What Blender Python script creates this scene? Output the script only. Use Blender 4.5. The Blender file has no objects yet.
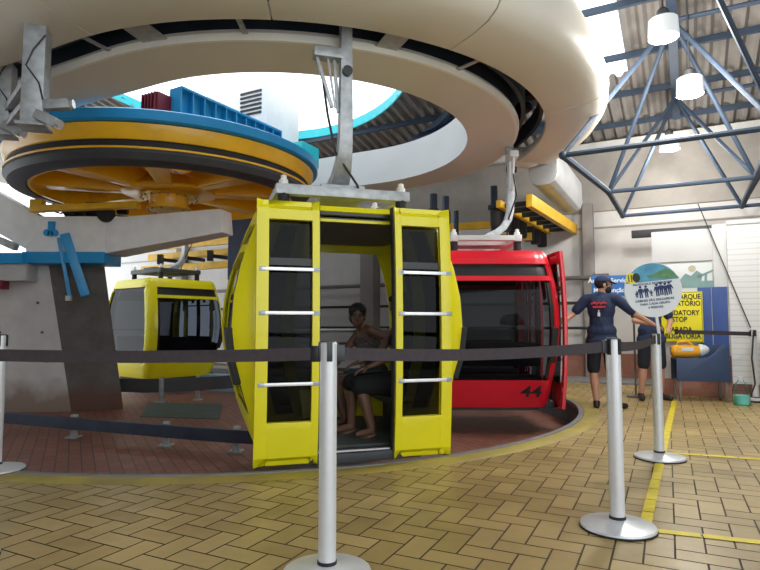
import bpy, bmesh, math, random
from mathutils import Vector, Matrix, noise
random.seed(7)
V = Vector
scene = bpy.context.scene
col = scene.collection
R = math.radians
PI = math.pi

# ------------------------------------------------------------------ materials
def new_mat(name):
    m = bpy.data.materials.new(name); m.use_nodes = True
    nt = m.node_tree; b = nt.nodes['Principled BSDF']
    return m, nt, b
def mat(name, c, rough=.5, metal=0.0, var=.08, scale=6.0, bump=0.0, bscale=60.0, coat=0.0, c2=None, emit=0.0):
    m, nt, b = new_mat(name)
    b.inputs['Roughness'].default_value = rough
    b.inputs['Metallic'].default_value = metal
    b.inputs['Coat Weight'].default_value = coat
    tc = nt.nodes.new('ShaderNodeTexCoord')
    n = nt.nodes.new('ShaderNodeTexNoise'); n.inputs['Scale'].default_value = scale; n.inputs['Detail'].default_value = 5
    nt.links.new(tc.outputs['Object'], n.inputs['Vector'])
    r = nt.nodes.new('ShaderNodeValToRGB')
    if c2 is None:
        lo = [max(0, x*(1-var)) for x in c]; hi = [min(1, x*(1+var)) for x in c]
    else: lo, hi = c, c2
    r.color_ramp.elements[0].color = (*lo, 1); r.color_ramp.elements[0].position = .3
    r.color_ramp.elements[1].color = (*hi, 1); r.color_ramp.elements[1].position = .7
    nt.links.new(n.outputs['Fac'], r.inputs['Fac']); nt.links.new(r.outputs['Color'], b.inputs['Base Color'])
    if emit:
        b.inputs['Emission Color'].default_value = (*c, 1); b.inputs['Emission Strength'].default_value = emit
    if bump:
        n2 = nt.nodes.new('ShaderNodeTexNoise'); n2.inputs['Scale'].default_value = bscale
        nt.links.new(tc.outputs['Object'], n2.inputs['Vector'])
        bp = nt.nodes.new('ShaderNodeBump'); bp.inputs['Strength'].default_value = bump; bp.inputs['Distance'].default_value = .01
        nt.links.new(n2.outputs['Fac'], bp.inputs['Height']); nt.links.new(bp.outputs['Normal'], b.inputs['Normal'])
    return m
def glass(name, tint, gloss_rough=.03):
    m = bpy.data.materials.new(name); m.use_nodes = True
    nt = m.node_tree; nt.nodes.remove(nt.nodes['Principled BSDF'])
    out = nt.nodes['Material Output']
    t = nt.nodes.new('ShaderNodeBsdfTransparent'); t.inputs['Color'].default_value = (*tint, 1)
    g = nt.nodes.new('ShaderNodeBsdfGlossy'); g.inputs['Roughness'].default_value = gloss_rough
    f = nt.nodes.new('ShaderNodeFresnel'); f.inputs['IOR'].default_value = 1.22
    mx = nt.nodes.new('ShaderNodeMixShader')
    nt.links.new(f.outputs['Fac'], mx.inputs['Fac']); nt.links.new(t.outputs[0], mx.inputs[1]); nt.links.new(g.outputs[0], mx.inputs[2])
    nt.links.new(mx.outputs[0], out.inputs['Surface'])
    return m
M = {}
M['yellow'] = mat('yellow_paint', (.82, .735, .006), .34, 0, .03, 3, coat=.12)
M['red'] = mat('red_paint', (.72, .012, .03), .28, 0, .04, 3, coat=.4)
M['black_rubber'] = mat('black_rubber', (.015, .015, .017), .7, 0, .2)
M['black_paint'] = mat('black_paint', (.012, .013, .016), .35, 0, .2)
M['dark_steel'] = mat('dark_blue_steel', (.045, .06, .095), .45, .4, .2, 4)
M['dark_grey'] = mat('dark_grey_plastic', (.05, .052, .058), .55, 0, .15)
M['cabin_floor'] = mat('cabin_floor_rubber', (.07, .085, .08), .6, 0, .15, 20, .2)
M['cabin_inner'] = mat('cabin_inner_lining', (.16, .16, .17), .55, 0, .08)
M['win'] = glass('tinted_window', (.20, .215, .24))
M['win_side'] = glass('lightly_tinted_window', (.50, .50, .51))
M['win_door'] = glass('dark_tinted_door_window', (.085, .09, .10))
M['clear'] = glass('clear_plastic', (.93, .97, .97), .15)
M['alu'] = mat('brushed_aluminium', (.72, .72, .73), .38, .75, .05, 30)
M['pole'] = mat('satin_silver_pole', (.66, .67, .69), .34, .2, .03, 20)
M['galv'] = mat('galvanised_steel', (.42, .44, .46), .5, .55, .2, 14)
M['cream'] = mat('cream_fibreglass', (.72, .675, .59), .42, 0, .03, 1.2)
M['cream_rim'] = mat('pale_rim_paint', (.84, .82, .76), .45, 0, .04, 3)
M['white_paint'] = mat('white_girder_paint', (.84, .85, .86), .45, 0, .06, 5)
M['white_panel'] = mat('white_panel', (.66, .67, .68), .5, 0, .03, 2)
M['orange'] = mat('wheel_yellow_paint', (.93, .50, .015), .35, 0, .08, 4, coat=.2)
M['beam_yellow'] = mat('beam_yellow_paint', (.80, .47, .02), .45, 0, .12, 6)
M['blue'] = mat('azure_blue_paint', (.015, .30, .66), .4, 0, .06, 5)
M['cyan'] = mat('turquoise_paint', (.02, .52, .60), .4, 0, .06, 5)
M['maroon'] = mat('maroon_paint', (.16, .012, .03), .5, 0, .1)
M['belt'] = mat('dark_brown_webbing', (.045, .034, .040), .8, 0, .15, 40, .3, 400)
M['tape'] = mat('yellow_floor_tape', (.78, .62, .01), .5, 0, .12, 12)
M['navy'] = mat('navy_cotton', (.018, .032, .085), .85, 0, .15, 12, .2, 200)
M['navy_dark'] = mat('dark_navy_shorts', (.010, .013, .022), .85, 0, .15, 12, .2, 200)
M['navy_panel'] = mat('navy_sheet', (.03, .075, .27), .5, 0, .1, 4)
M['slate_panel'] = mat('slate_blue_sheet', (.10, .14, .24), .4, 0, .15, 3)
M['desk'] = mat('blue_plywood', (.028, .055, .135), .5, 0, .12, 5)
M['skin_light'] = mat('light_skin', (.50, .27, .18), .55, 0, .06, 10)
M['skin_dark'] = mat('brown_skin', (.17, .085, .055), .5, 0, .08, 10)
M['hair'] = mat('black_hair', (.008, .007, .007), .6, 0, .2, 40, .4, 120)
M['shoe'] = mat('black_shoe', (.015, .013, .013), .45, 0, .15)
M['sandal'] = mat('tan_sandal', (.22, .13, .08), .6, 0, .1)
M['teal_cloth'] = mat('teal_cloth', (.03, .085, .10), .8, 0, .15, 12)
M['black_cloth'] = mat('black_cloth', (.008, .008, .010), .85, 0, .2, 12)
M['stripe_top'] = mat('patterned_top', (.012, .008, .010), .8, 0, .1, 60, c2=(.17, .13, .12))
M['mask'] = mat('black_mask', (.012, .012, .014), .8, 0, .1)
M['red_print'] = mat('red_print', (.72, .05, .06), .7, 0, .05)
M['white_print'] = mat('white_print', (.82, .84, .86), .6, 0, .03)
M['black_print'] = mat('black_print', (.015, .015, .015), .6, 0, .05)
M['ink'] = mat('dark_blue_ink', (.012, .035, .13), .6, 0, .05)
M['sign_yellow'] = mat('sign_yellow', (.83, .72, .01), .5, 0, .03)
M['sign_blue'] = mat('sign_blue', (.012, .13, .42), .45, 0, .08)
M['sign_white'] = mat('sign_pale', (.70, .73, .74), .45, 0, .03)
M['sea'] = mat('printed_sea', (.04, .22, .40), .5, 0, .1, 8, c2=(.10, .42, .55))
M['hill'] = mat('printed_hill', (.05, .17, .06), .5, 0, .1, 25, c2=(.12, .30, .12))
M['sky_print'] = mat('printed_sky', (.20, .45, .62), .5, 0, .1, 6)
M['jug'] = mat('amber_plastic', (.85, .40, .02), .3, 0, .06, 6)
M['cyan_liquid'] = mat('turquoise_liquid', (.25, .85, .78), .3, 0, .05)
M['logo_green'] = mat('logo_grey_green', (.20, .33, .33), .6, 0, .1)
M['logo_sand'] = mat('logo_sand', (.50, .46, .34), .6, 0, .1)
M['trough'] = mat('pale_grey_sheet_metal', (.52, .54, .56), .4, .35, .08, 4)
M['housing'] = mat('white_machine_housing', (.86, .87, .88), .5, 0, .03)
M['hub_bolt'] = mat('bolt_steel', (.35, .33, .30), .4, .8, .1)
M['truss'] = mat('blue_grey_tube_paint', (.038, .06, .10), .65, 0, .1, 8)
M['pipe'] = mat('grey_brown_pipe', (.17, .15, .14), .55, .2, .1)
M['pipe_dark'] = mat('black_pipe', (.03, .03, .032), .55, .2, .1)
M['eave'] = mat('white_eave_beam', (.62, .62, .60), .6, 0, .12, 5)
M['roof'] = mat('fibre_cement_roof', (.27, .25, .235), .8, 0, .15, 3)
M['lamp_glass'] = mat('prismatic_lamp_cover', (.75, .78, .80), .3, 0, .05, 30, emit=.35)
M['lamp_lit'] = mat('lit_lamp', (1, .99, .95), .3, 0, .01, emit=14)
M['wire'] = mat('black_wire', (.02, .02, .02), .5)
M['grey_post'] = mat('grey_column_paint', (.26, .24, .23), .7, 0, .1, 4)
M['kerb'] = mat('dark_kerb', (.05, .05, .055), .55, 0, .2, 8)
M['kerb_yellow'] = mat('worn_yellow_kerb_paint', (.30, .225, .075), .55, 0, .1, 2.5, c2=(.46, .36, .055))
M['grey_step'] = mat('grey_concrete_step', (.22, .22, .22), .6, 0, .12, 6)
M['green_patch'] = mat('dark_green_patch', (.06, .09, .08), .6, 0, .15, 5)
M['pale_blue'] = mat('pale_blue_paint', (.30, .46, .62), .6, 0, .1, 5)

def brick_mat(name, c1, c2, mortar, bw, bh, ms, rot=0.0, rough=.6, plane='xy'):
    m, nt, b = new_mat(name); b.inputs['Roughness'].default_value = rough
    tc = nt.nodes.new('ShaderNodeTexCoord'); mp = nt.nodes.new('ShaderNodeMapping')
    mp.inputs['Rotation'].default_value = (0, 0, rot) if plane == 'xy' else (PI/2, 0, 0)
    br = nt.nodes.new('ShaderNodeTexBrick')
    br.inputs['Color1'].default_value = (*c1, 1); br.inputs['Color2'].default_value = (*c2, 1); br.inputs['Mortar'].default_value = (*mortar, 1)
    br.inputs['Scale'].default_value = 1; br.inputs['Brick Width'].default_value = bw; br.inputs['Row Height'].default_value = bh; br.inputs['Mortar Size'].default_value = ms
    nt.links.new(tc.outputs['Object'], mp.inputs['Vector']); nt.links.new(mp.outputs[0], br.inputs['Vector'])
    nt.links.new(br.outputs['Color'], b.inputs['Base Color'])
    bp = nt.nodes.new('ShaderNodeBump'); bp.inputs['Strength'].default_value = .4; bp.inputs['Distance'].default_value = .005; bp.invert = True
    nt.links.new(br.outputs['Fac'], bp.inputs['Height']); nt.links.new(bp.outputs['Normal'], b.inputs['Normal'])
    return m
M['red_brick_floor'] = brick_mat('red_brick_floor', (.20, .075, .05), (.27, .11, .075), (.06, .045, .04), .24, .116, .006, R(62), .5)
M['red_dado'] = brick_mat('red_brick_dado', (.30, .12, .075), (.36, .16, .11), (.20, .14, .11), .24, .116, .005, 0, .5, 'xz')

def tile_mat():
    m, nt, b = new_mat('tan_clinker_tile')
    g = nt.nodes.new('ShaderNodeNewGeometry'); tc = nt.nodes.new('ShaderNodeTexCoord')
    r = nt.nodes.new('ShaderNodeValToRGB')
    r.color_ramp.elements[0].color = (.40, .285, .105, 1); r.color_ramp.elements[1].color = (.54, .395, .165, 1)
    nt.links.new(g.outputs['Random Per Island'], r.inputs['Fac'])
    n = nt.nodes.new('ShaderNodeTexNoise'); n.inputs['Scale'].default_value = 1.3; n.inputs['Detail'].default_value = 6
    nt.links.new(tc.outputs['Object'], n.inputs['Vector'])
    mx = nt.nodes.new('ShaderNodeMix'); mx.data_type = 'RGBA'; mx.blend_type = 'MULTIPLY'; mx.inputs['Factor'].default_value = .55
    r2 = nt.nodes.new('ShaderNodeValToRGB'); r2.color_ramp.elements[0].color = (.62, .60, .55, 1); r2.color_ramp.elements[0].position = .35
    r2.color_ramp.elements[1].color = (1.05, 1.03, 1, 1); r2.color_ramp.elements[1].position = .65
    nt.links.new(n.outputs['Fac'], r2.inputs['Fac'])
    nt.links.new(r.outputs['Color'], mx.inputs['A']); nt.links.new(r2.outputs['Color'], mx.inputs['B'])
    nt.links.new(mx.outputs['Result'], b.inputs['Base Color'])
    n3 = nt.nodes.new('ShaderNodeTexNoise'); n3.inputs['Scale'].default_value = 9
    nt.links.new(tc.outputs['Object'], n3.inputs['Vector'])
    mr = nt.nodes.new('ShaderNodeMapRange'); mr.inputs['To Min'].default_value = .22; mr.inputs['To Max'].default_value = .5
    nt.links.new(n3.outputs['Fac'], mr.inputs['Value']); nt.links.new(mr.outputs[0], b.inputs['Roughness'])
    return m
M['tile'] = tile_mat()
M['grout'] = mat('dark_grout', (.10, .075, .045), .8, 0, .2)

def concrete(name, c1, c2, stain=None):
    m, nt, b = new_mat(name); b.inputs['Roughness'].default_value = .75
    tc = nt.nodes.new('ShaderNodeTexCoord')
    n = nt.nodes.new('ShaderNodeTexNoise'); n.inputs['Scale'].default_value = 2.2; n.inputs['Detail'].default_value = 8; n.inputs['Roughness'].default_value = .65
    nt.links.new(tc.outputs['Object'], n.inputs['Vector'])
    r = nt.nodes.new('ShaderNodeValToRGB'); r.color_ramp.elements[0].color = (*c1, 1); r.color_ramp.elements[1].color = (*c2, 1)
    r.color_ramp.elements[0].position = .3; r.color_ramp.elements[1].position = .72
    nt.links.new(n.outputs['Fac'], r.inputs['Fac']); nt.links.new(r.outputs['Color'], b.inputs['Base Color'])
    bp = nt.nodes.new('ShaderNodeBump'); bp.inputs['Strength'].default_value = .15
    nt.links.new(n.outputs['Fac'], bp.inputs['Height']); nt.links.new(bp.outputs['Normal'], b.inputs['Normal'])
    return m
M['concrete'] = concrete('cast_concrete', (.40, .39, .38), (.56, .55, .54))
M['concrete_dark'] = concrete('dark_concrete', (.085, .08, .075), (.17, .16, .15))
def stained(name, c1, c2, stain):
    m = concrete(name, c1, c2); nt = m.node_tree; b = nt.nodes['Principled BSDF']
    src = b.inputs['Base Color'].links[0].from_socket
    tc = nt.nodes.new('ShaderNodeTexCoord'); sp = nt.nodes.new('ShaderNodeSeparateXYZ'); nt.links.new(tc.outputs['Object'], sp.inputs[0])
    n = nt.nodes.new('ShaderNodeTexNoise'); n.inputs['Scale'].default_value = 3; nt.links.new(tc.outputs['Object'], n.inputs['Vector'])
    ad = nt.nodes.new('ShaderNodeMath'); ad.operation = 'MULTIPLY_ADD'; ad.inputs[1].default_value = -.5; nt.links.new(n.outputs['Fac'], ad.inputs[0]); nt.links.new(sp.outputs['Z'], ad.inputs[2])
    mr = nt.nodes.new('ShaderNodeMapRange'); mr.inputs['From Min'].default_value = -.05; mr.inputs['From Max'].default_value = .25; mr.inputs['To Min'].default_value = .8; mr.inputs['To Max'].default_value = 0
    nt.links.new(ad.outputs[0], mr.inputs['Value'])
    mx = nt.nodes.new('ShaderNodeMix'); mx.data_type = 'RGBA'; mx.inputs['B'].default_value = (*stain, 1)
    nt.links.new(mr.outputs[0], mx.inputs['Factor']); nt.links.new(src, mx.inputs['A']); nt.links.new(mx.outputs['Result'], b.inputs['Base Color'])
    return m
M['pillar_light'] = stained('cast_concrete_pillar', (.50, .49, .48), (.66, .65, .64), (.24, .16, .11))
M['pillar_shaded'] = stained('shaded_cast_concrete', (.085, .08, .075), (.17, .16, .15), (.14, .06, .04))  # right face: darker tone is partly shade put into the colour; base stain kept
M['wall_white'] = concrete('white_wall_paint', (.56, .54, .525), (.64, .625, .61))
M['wall_grey'] = concrete('grey_upper_wall', (.30, .275, .25), (.38, .35, .32))

def slat_mat(name, c1, c2, pitch):
    m, nt, b = new_mat(name); b.inputs['Roughness'].default_value = .5
    tc = nt.nodes.new('ShaderNodeTexCoord'); w = nt.nodes.new('ShaderNodeTexWave')
    w.bands_direction = 'Z'; w.inputs['Scale'].default_value = 1/pitch/3.18
    nt.links.new(tc.outputs['Object'], w.inputs['Vector'])
    r = nt.nodes.new('ShaderNodeValToRGB'); r.color_ramp.elements[0].color = (*c1, 1); r.color_ramp.elements[1].color = (*c2, 1); r.color_ramp.elements[1].position = .2
    nt.links.new(w.outputs['Fac'], r.inputs['Fac']); nt.links.new(r.outputs['Color'], b.inputs['Base Color'])
    return m
M['shutter'] = slat_mat('white_roller_shutter', (.58, .59, .60), (.70, .71, .72), .08)

# ------------------------------------------------------------------ mesh builder
class MB:
    def __init__(s): s.v = []; s.f = []; s.mi = []; s.m = 0
    def add(s, vs, fs):
        o = len(s.v); s.v += [tuple(v) for v in vs]
        s.f += [tuple(i+o for i in f) for f in fs]; s.mi += [s.m]*len(fs)
        return s
    def box(s, c, d, rot=None, taper=None):
        x, y, z = d[0]/2, d[1]/2, d[2]/2
        vs = [V((sx*x, sy*y, sz*z)) for sz in (-1, 1) for sy in (-1, 1) for sx in (-1, 1)]
        if taper: vs = [V((p.x*(taper if p.z > 0 else 1), p.y*(taper if p.z > 0 else 1), p.z)) for p in vs]
        if rot is not None: vs = [rot @ p for p in vs]
        vs = [p+V(c) for p in vs]
        return s.add(vs, [(0,2,3,1),(4,5,7,6),(0,1,5,4),(2,6,7,3),(0,4,6,2),(1,3,7,5)])
    def bar(s, a, b, w, h=None, up=(0,0,1), w2=None, h2=None):
        a, b = V(a), V(b); h = h or w; w2 = w2 or w; h2 = h2 or h
        d = (b-a).normalized(); u = V(up)
        x = d.cross(u)
        if x.length < 1e-4: x = d.cross(V((1,0,0)))
        x.normalize(); z = x.cross(d).normalized()
        vs = []
        for p, ww, hh in ((a, w, h), (b, w2, h2)):
            vs += [p-x*ww/2-z*hh/2, p+x*ww/2-z*hh/2, p+x*ww/2+z*hh/2, p-x*ww/2+z*hh/2]
        return s.add(vs, [(3,2,1,0),(4,5,6,7),(0,1,5,4),(1,2,6,5),(2,3,7,6),(3,0,4,7)])
    def tube(s, pts, r, n=10, r2=None, cap=True):
        pts = [V(p) for p in pts]; rings = []
        prevx = None
        for i, p in enumerate(pts):
            d = (pts[min(i+1, len(pts)-1)]-pts[max(i-1, 0)]).normalized()
            x = prevx - d*prevx.dot(d) if prevx is not None else d.cross(V((0,0,1)))
            if x.length < 1e-4: x = d.cross(V((1,0,0)))
            x.normalize(); y = d.cross(x); prevx = x
            rr = r if r2 is None else r+(r2-r)*i/(len(pts)-1)
            rings.append([p+x*rr*math.cos(2*PI*k/n)+y*rr*math.sin(2*PI*k/n) for k in range(n)])
        return s.loft(rings, True, cap)
    def loft(s, rings, closed=True, cap=True):
        n = len(rings[0]); vs = [p for r in rings for p in r]; fs = []
        for i in range(len(rings)-1):
            for k in range(n if closed else n-1):
                k2 = (k+1) % n
                fs.append((i*n+k, i*n+k2, (i+1)*n+k2, (i+1)*n+k))
        if cap and closed:
            fs.append(tuple(range(n-1, -1, -1))); fs.append(tuple((len(rings)-1)*n+k for k in range(n)))
        return s.add(vs, fs)
    def lathe(s, prof, c=(0,0,0), n=32, axis=None, closed=False):
        c = V(c); q = V((0,0,1)).rotation_difference(V(axis)) if axis else None
        rings = []
        for r, z in prof:
            ring = [V((max(r, 1e-4)*math.cos(2*PI*k/n), max(r, 1e-4)*math.sin(2*PI*k/n), z)) for k in range(n)]
            if q: ring = [q @ p for p in ring]
            rings.append([p+c for p in ring])
        if closed: rings.append(rings[0])
        return s.loft(rings, True, not closed)
    def sphere(s, c, r, rot=None, n=14, m=9):
        c = V(c); r = (r, r, r) if isinstance(r, (int, float)) else r
        rings = []
        for i in range(m+1):
            th = PI*(i+.02*(i == 0)-.02*(i == m))/m
            ring = [V((r[0]*math.sin(th)*math.cos(2*PI*k/n), r[1]*math.sin(th)*math.sin(2*PI*k/n), -r[2]*math.cos(th))) for k in range(n)]
            if rot is not None: ring = [rot @ p for p in ring]
            rings.append([p+c for p in ring])
        return s.loft(rings)
    def cone(s, a, ra, b, rb, n=12):
        a, b = V(a), V(b)
        s.sphere(a, ra, n=n, m=7); s.sphere(b, rb, n=n, m=7)
        d = (b-a)
        if d.length > 1e-4:
            d.normalize(); x = d.orthogonal().normalized(); y = d.cross(x)
            s.loft([[p+x*r*math.cos(2*PI*k/n)+y*r*math.sin(2*PI*k/n) for k in range(n)] for p, r in ((a, ra), (b, rb))])
        return s
    def prism(s, poly, axis, depth):   # poly: 3d points, extruded along axis vector*depth
        ax = V(axis).normalized()*depth; n = len(poly)
        vs = [V(p) for p in poly]+[V(p)+ax for p in poly]
        fs = [tuple(range(n-1, -1, -1)), tuple(range(n, 2*n))]+[(i, (i+1) % n, n+(i+1) % n, n+i) for i in range(n)]
        return s.add(vs, fs)
    def build(s, name, m, parent=None, smooth=35, bevel=0.0, solid=0.0, merge=0.0, loc=None, rotz=None, seg=2, fixn=True):
        me = bpy.data.meshes.new(name); me.from_pydata(s.v, [], s.f)
        ms = m if isinstance(m, (list, tuple)) else [m]
        for mm in ms: me.materials.append(mm)
        bm = bmesh.new(); bm.from_mesh(me)
        bm.faces.ensure_lookup_table()
        if len(ms) > 1:
            for f, i in zip(bm.faces, s.mi): f.material_index = i
        if merge: bmesh.ops.remove_doubles(bm, verts=bm.verts, dist=merge)
        if fixn: bmesh.ops.recalc_face_normals(bm, faces=bm.faces)
        if solid:
            bmesh.ops.solidify(bm, geom=bm.faces[:], thickness=solid)
        if bevel:
            ed = [e for e in bm.edges if len(e.link_faces) == 2 and e.calc_face_angle(0) > .5]
            bmesh.ops.bevel(bm, geom=ed, offset=bevel, segments=seg, affect='EDGES', profile=.6, clamp_overlap=True)
        bm.to_mesh(me); bm.free()
        for p in me.polygons: p.use_smooth = True
        me.set_sharp_from_angle(angle=R(smooth))
        o = bpy.data.objects.new(name, me); col.objects.link(o)
        if parent is not None: o.parent = parent
        if loc is not None: o.location = loc
        if rotz is not None: o.rotation_euler = (0, 0, rotz)
        return o

def tag(o, label, cat, group=None):
    o['label'] = label; o['category'] = cat
    if group: o['group'] = group
    return o
def thing(name, label, cat, loc=(0,0,0), rotz=0, group=None):
    o = bpy.data.objects.new(name, None); col.objects.link(o)
    o.empty_display_size = .1
    o.location = loc; o.rotation_euler = (0, 0, rotz)
    return tag(o, label, cat, group)
def struct(o): o['kind'] = 'structure'; return o
def text(name, body, size, m, parent, mtx, align='CENTER', extrude=.001, bold=0.0, sx=1.0):
    cu = bpy.data.curves.new(name, 'FONT'); cu.body = body; cu.size = size; cu.align_x = align; cu.align_y = 'CENTER'
    cu.extrude = extrude; cu.offset = bold; cu.resolution_u = 3
    t = bpy.data.objects.new(name+'_tmp', cu); col.objects.link(t)
    bpy.context.view_layer.update()
    me = bpy.data.meshes.new_from_object(t.evaluated_get(bpy.context.evaluated_depsgraph_get()))
    bpy.data.objects.remove(t); bpy.data.curves.remove(cu)
    me.transform(mtx @ Matrix.Diagonal((sx, 1, 1, 1)))
    me.materials.clear(); me.materials.append(m)
    me.name = name
    o = bpy.data.objects.new(name, me); col.objects.link(o); o.parent = parent
    return o
def frame_mtx(origin, right, up):
    r = V(right).normalized(); u = V(up).normalized(); n = r.cross(u)
    m = Matrix((r, u, n)).transposed().to_4x4(); m.translation = V(origin); return m

# ------------------------------------------------------------------ station frame: s runs right along the wall, t runs away to it
CX, CY = -1.2, 8.05
TH = R(28)
AS = V((math.cos(TH), -math.sin(TH), 0)); AT = V((math.sin(TH), math.cos(TH), 0))
def W(s, t, z=0): return V((CX, CY, 0))+AS*s+AT*t+V((0, 0, z))
def ST(x, y):
    d = V((x-CX, y-CY, 0)); return d.dot(AS), d.dot(AT)
ROTS = -TH                      # rotation that turns local x onto AS

# pit
PX, PY, PR = -1.7, 8.5, 4.36
PS, PT = ST(PX, PY)
PITZ = -.32
def pit_half(s):
    d = s-PS
    if d <= 0: return PR
    return math.sqrt(max(0, PR*PR-d*d))
def pit_u(r, z, n=64, back=9.0):
    pts = [W(PS-back, PT-r, z)]
    for i in range(n+1):
        a = -PI/2+PI*i/n
        pts.append(W(PS+r*math.cos(a), PT+r*math.sin(a), z))
    pts.append(W(PS-back, PT+r, z))
    return pts

# ------------------------------------------------------------------ floor of herringbone tiles
def build_floor():
    g = MB(); m = MB()
    # grout bed in strips that leave the pit open
    ss = [-10, PS]+[PS+PR*math.sin(PI/2*i/24) for i in range(1, 25)]+[9]
    for a, b in zip(ss[:-1], ss[1:]):
        ha, hb = pit_half(a), pit_half(b)
        if a >= PS+PR-1e-6: ha = hb = 0
        g.add([W(a, -12), W(b, -12), W(b, PT-hb), W(a, PT-ha)], [(0,1,2,3)])
        g.add([W(a, PT+ha), W(b, PT+hb), W(b, 5.75), W(a, 5.75)], [(0,1,2,3)])
    g.v = [(x, y, z-.003) for x, y, z in g.v]
    base = g.build('floor', M['grout']); struct(base)
    w, gap = .130, .0045
    tr = R(26.5)
    ex = V((math.cos(tr), -math.sin(tr), 0)); ey = V((math.sin(tr), math.cos(tr), 0))
    o = V((1.40, 3.10, 0))
    n = 0
    for i in range(-50, 50):
        for j in range(-60, 80):
            k = (i-j) % 4
            if k == 0: x0, y0, x1, y1 = i, j, i+2, j+1        # lies along ex
            elif k == 3: x0, y0, x1, y1 = i, j, i+1, j+2        # lies along ey
            else: continue
            c = o+ex*((x0+x1)/2*w)+ey*((y0+y1)/2*w)
            if c.y < -.5 or c.y > 13 or c.x < -6.5 or c.x > 8: continue
            s, t = ST(c.x, c.y)
            if t > 5.6: continue
            if abs(c.x) > 1.3*c.y+2.2: continue
            vs = []
            for px, py in ((x0*w+gap, y0*w+gap), (x1*w-gap, y0*w+gap), (x1*w-gap, y1*w-gap), (x0*w+gap, y1*w-gap)):
                vs.append(o+ex*px+ey*py)
            # clip against the pit edge
            rc = PR+.02
            ins = []
            for p in vs:
                s, t = ST(p.x, p.y); ds, dt = s-PS, t-PT
                ins.append((math.hypot(ds, dt) if ds > 0 else abs(dt)) < rc)
            if all(ins): continue
            if any(ins):
                q = []
                for p in vs:
                    s, t = ST(p.x, p.y); ds, dt = s-PS, t-PT
                    r = math.hypot(ds, dt) if ds > 0 else abs(dt)
                    if r < rc:
                        if ds > 0: ds, dt = ds*rc/r, dt*rc/r
                        else: dt = math.copysign(rc, dt)
                        p = W(PS+ds, PT+dt)
                    q.append(p)
                vs = q
            m.add(vs, [(0,1,2,3)]); n += 1
    m.build('tile_paving', M['tile'], base)
build_floor()

# pit floor, kerb wall, painted edge
pf = MB(); pts = pit_u(PR+.02, PITZ); pf.add(pts, [tuple(range(len(pts)))])
struct(pf.build('pit_floor', M['red_brick_floor']))
kw = MB(); kw.loft([pit_u(PR, PITZ-.05), pit_u(PR, .0)], False)
struct(kw.build('trim_1', M['kerb'], fixn=False))
kl = MB(); kl.loft([pit_u(PR-.004, -.04), pit_u(PR-.004, .010), pit_u(PR+.05, .012), pit_u(PR+.06, -.01)], False)
struct(kl.build('trim_6', M['grey_step'], fixn=False))
ky = MB(); ky.loft([pit_u(PR+.058, .003), pit_u(PR+.062, .007), pit_u(PR+.23, .007), pit_u(PR+.24, .001)], False)
struct(ky.build('trim_2', M['kerb_yellow'], fixn=False))
# dark green patch laid on the pit floor
gp = MB(); gp.prism([(-4.1, 10.3, PITZ), (-2.75, 10.1, PITZ), (-2.35, 8.55, PITZ), (-3.6, 8.75, PITZ)], (0,0,1), .012)
tag(gp.build('floor_patch', M['green_patch']), 'dark green patch on the red brick pit floor beside the pillar', 'plate')

# floor tape
def tape(a, b, label):
    m = MB(); a, b = V(a), V(b); n = 9; d = b-a
    wx = V((d.y, -d.x, 0)).normalized()*.03
    L = d.length; seg = .26; k = 0
    while k*seg < L:
        p = a+d*(k*seg/L); q = a+d*min(1, ((k+.96)*seg/L))
        m.add([p-wx, p+wx, q+wx, q-wx], [(0,1,2,3)]); k += 1
    m.v = [(x, y, .004) for x, y, z in m.v]
    tag(m.build('floor_tape', M['tape'], fixn=False), label, 'floor tape', None)
tape((1.40, 3.12, 0), (4.1, 8.1, 0), 'long yellow floor tape running from the barrier post back to the staff')
tape((1.38, 3.06, 0), (3.3, 2.35, 0), 'short yellow floor tape running off to the right past the silver barrier base')
tape((2.38, 4.86, 0), (4.6, 4.0, 0), 'faint yellow floor tape running right from the round sign post')

# ------------------------------------------------------------------ back wall, dado, step, columns
WT = 5.7
def wallbox(name, s0, s1, t, th, z0, z1, m):
    b = MB(); b.box(((s0+s1)/2, t+th/2, (z0+z1)/2), (s1-s0, th, z1-z0))
    o = b.build(name, m, loc=(CX, CY, 0), rotz=ROTS); return o
struct(wallbox('wall_back', -16, 9.5, WT, .2, PITZ-.05, 3.35, M['wall_white']))
struct(wallbox('wall_back_upper', -16, 9.5, WT-.04, .24, 3.35, 4.78, M['wall_grey']))
struct(wallbox('light_block_left', -12.7, -12.5, -11, 16.8, 5.2, 8.2, M['wall_grey']))  # added to hold back sky light from the left, open below
struct(wallbox('light_block_front', -12.6, 5.5, -11.2, .2, 0, 8.2, M['wall_grey']))  # added behind the camera to block sky light
struct(wallbox('light_block_right', 9.3, 9.5, -3.5, 9.3, 0, 7.2, M['wall_grey']))  # added out of view to narrow the light from the right
struct(wallbox('baseboard_back', 2.6, 9.0, WT-.03, .03, .0, .5, M['red_dado']))
struct(wallbox('trim_3', 2.2, 5.2, 4.6, 1.06, 0.0, .035, M['grey_step']))
cw = MB()
for z in (3.02,): cw.box((0, WT-.012, z), (25, .02, .03))
struct(cw.build('trim_4', M['wall_grey'], loc=(CX, CY, 0), rotz=ROTS))
# wall column behind the staff member and others further left
for i, (s, t, d) in enumerate(((3.15, WT-.12, .2), (-.6, WT-.18, .3), (-1.5, 4.9, .34), (-4.4, WT-.12, .22), (-8.2, WT-.12, .25))):
    b = MB(); b.box((0, 0, 1.75 if i != 2 else 1.9), (d, d, 3.5 if i != 2 else 3.8))
    p = W(s, t); struct(b.build('wall_column', M['grey_post'], loc=p, rotz=ROTS, bevel=.01))
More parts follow.
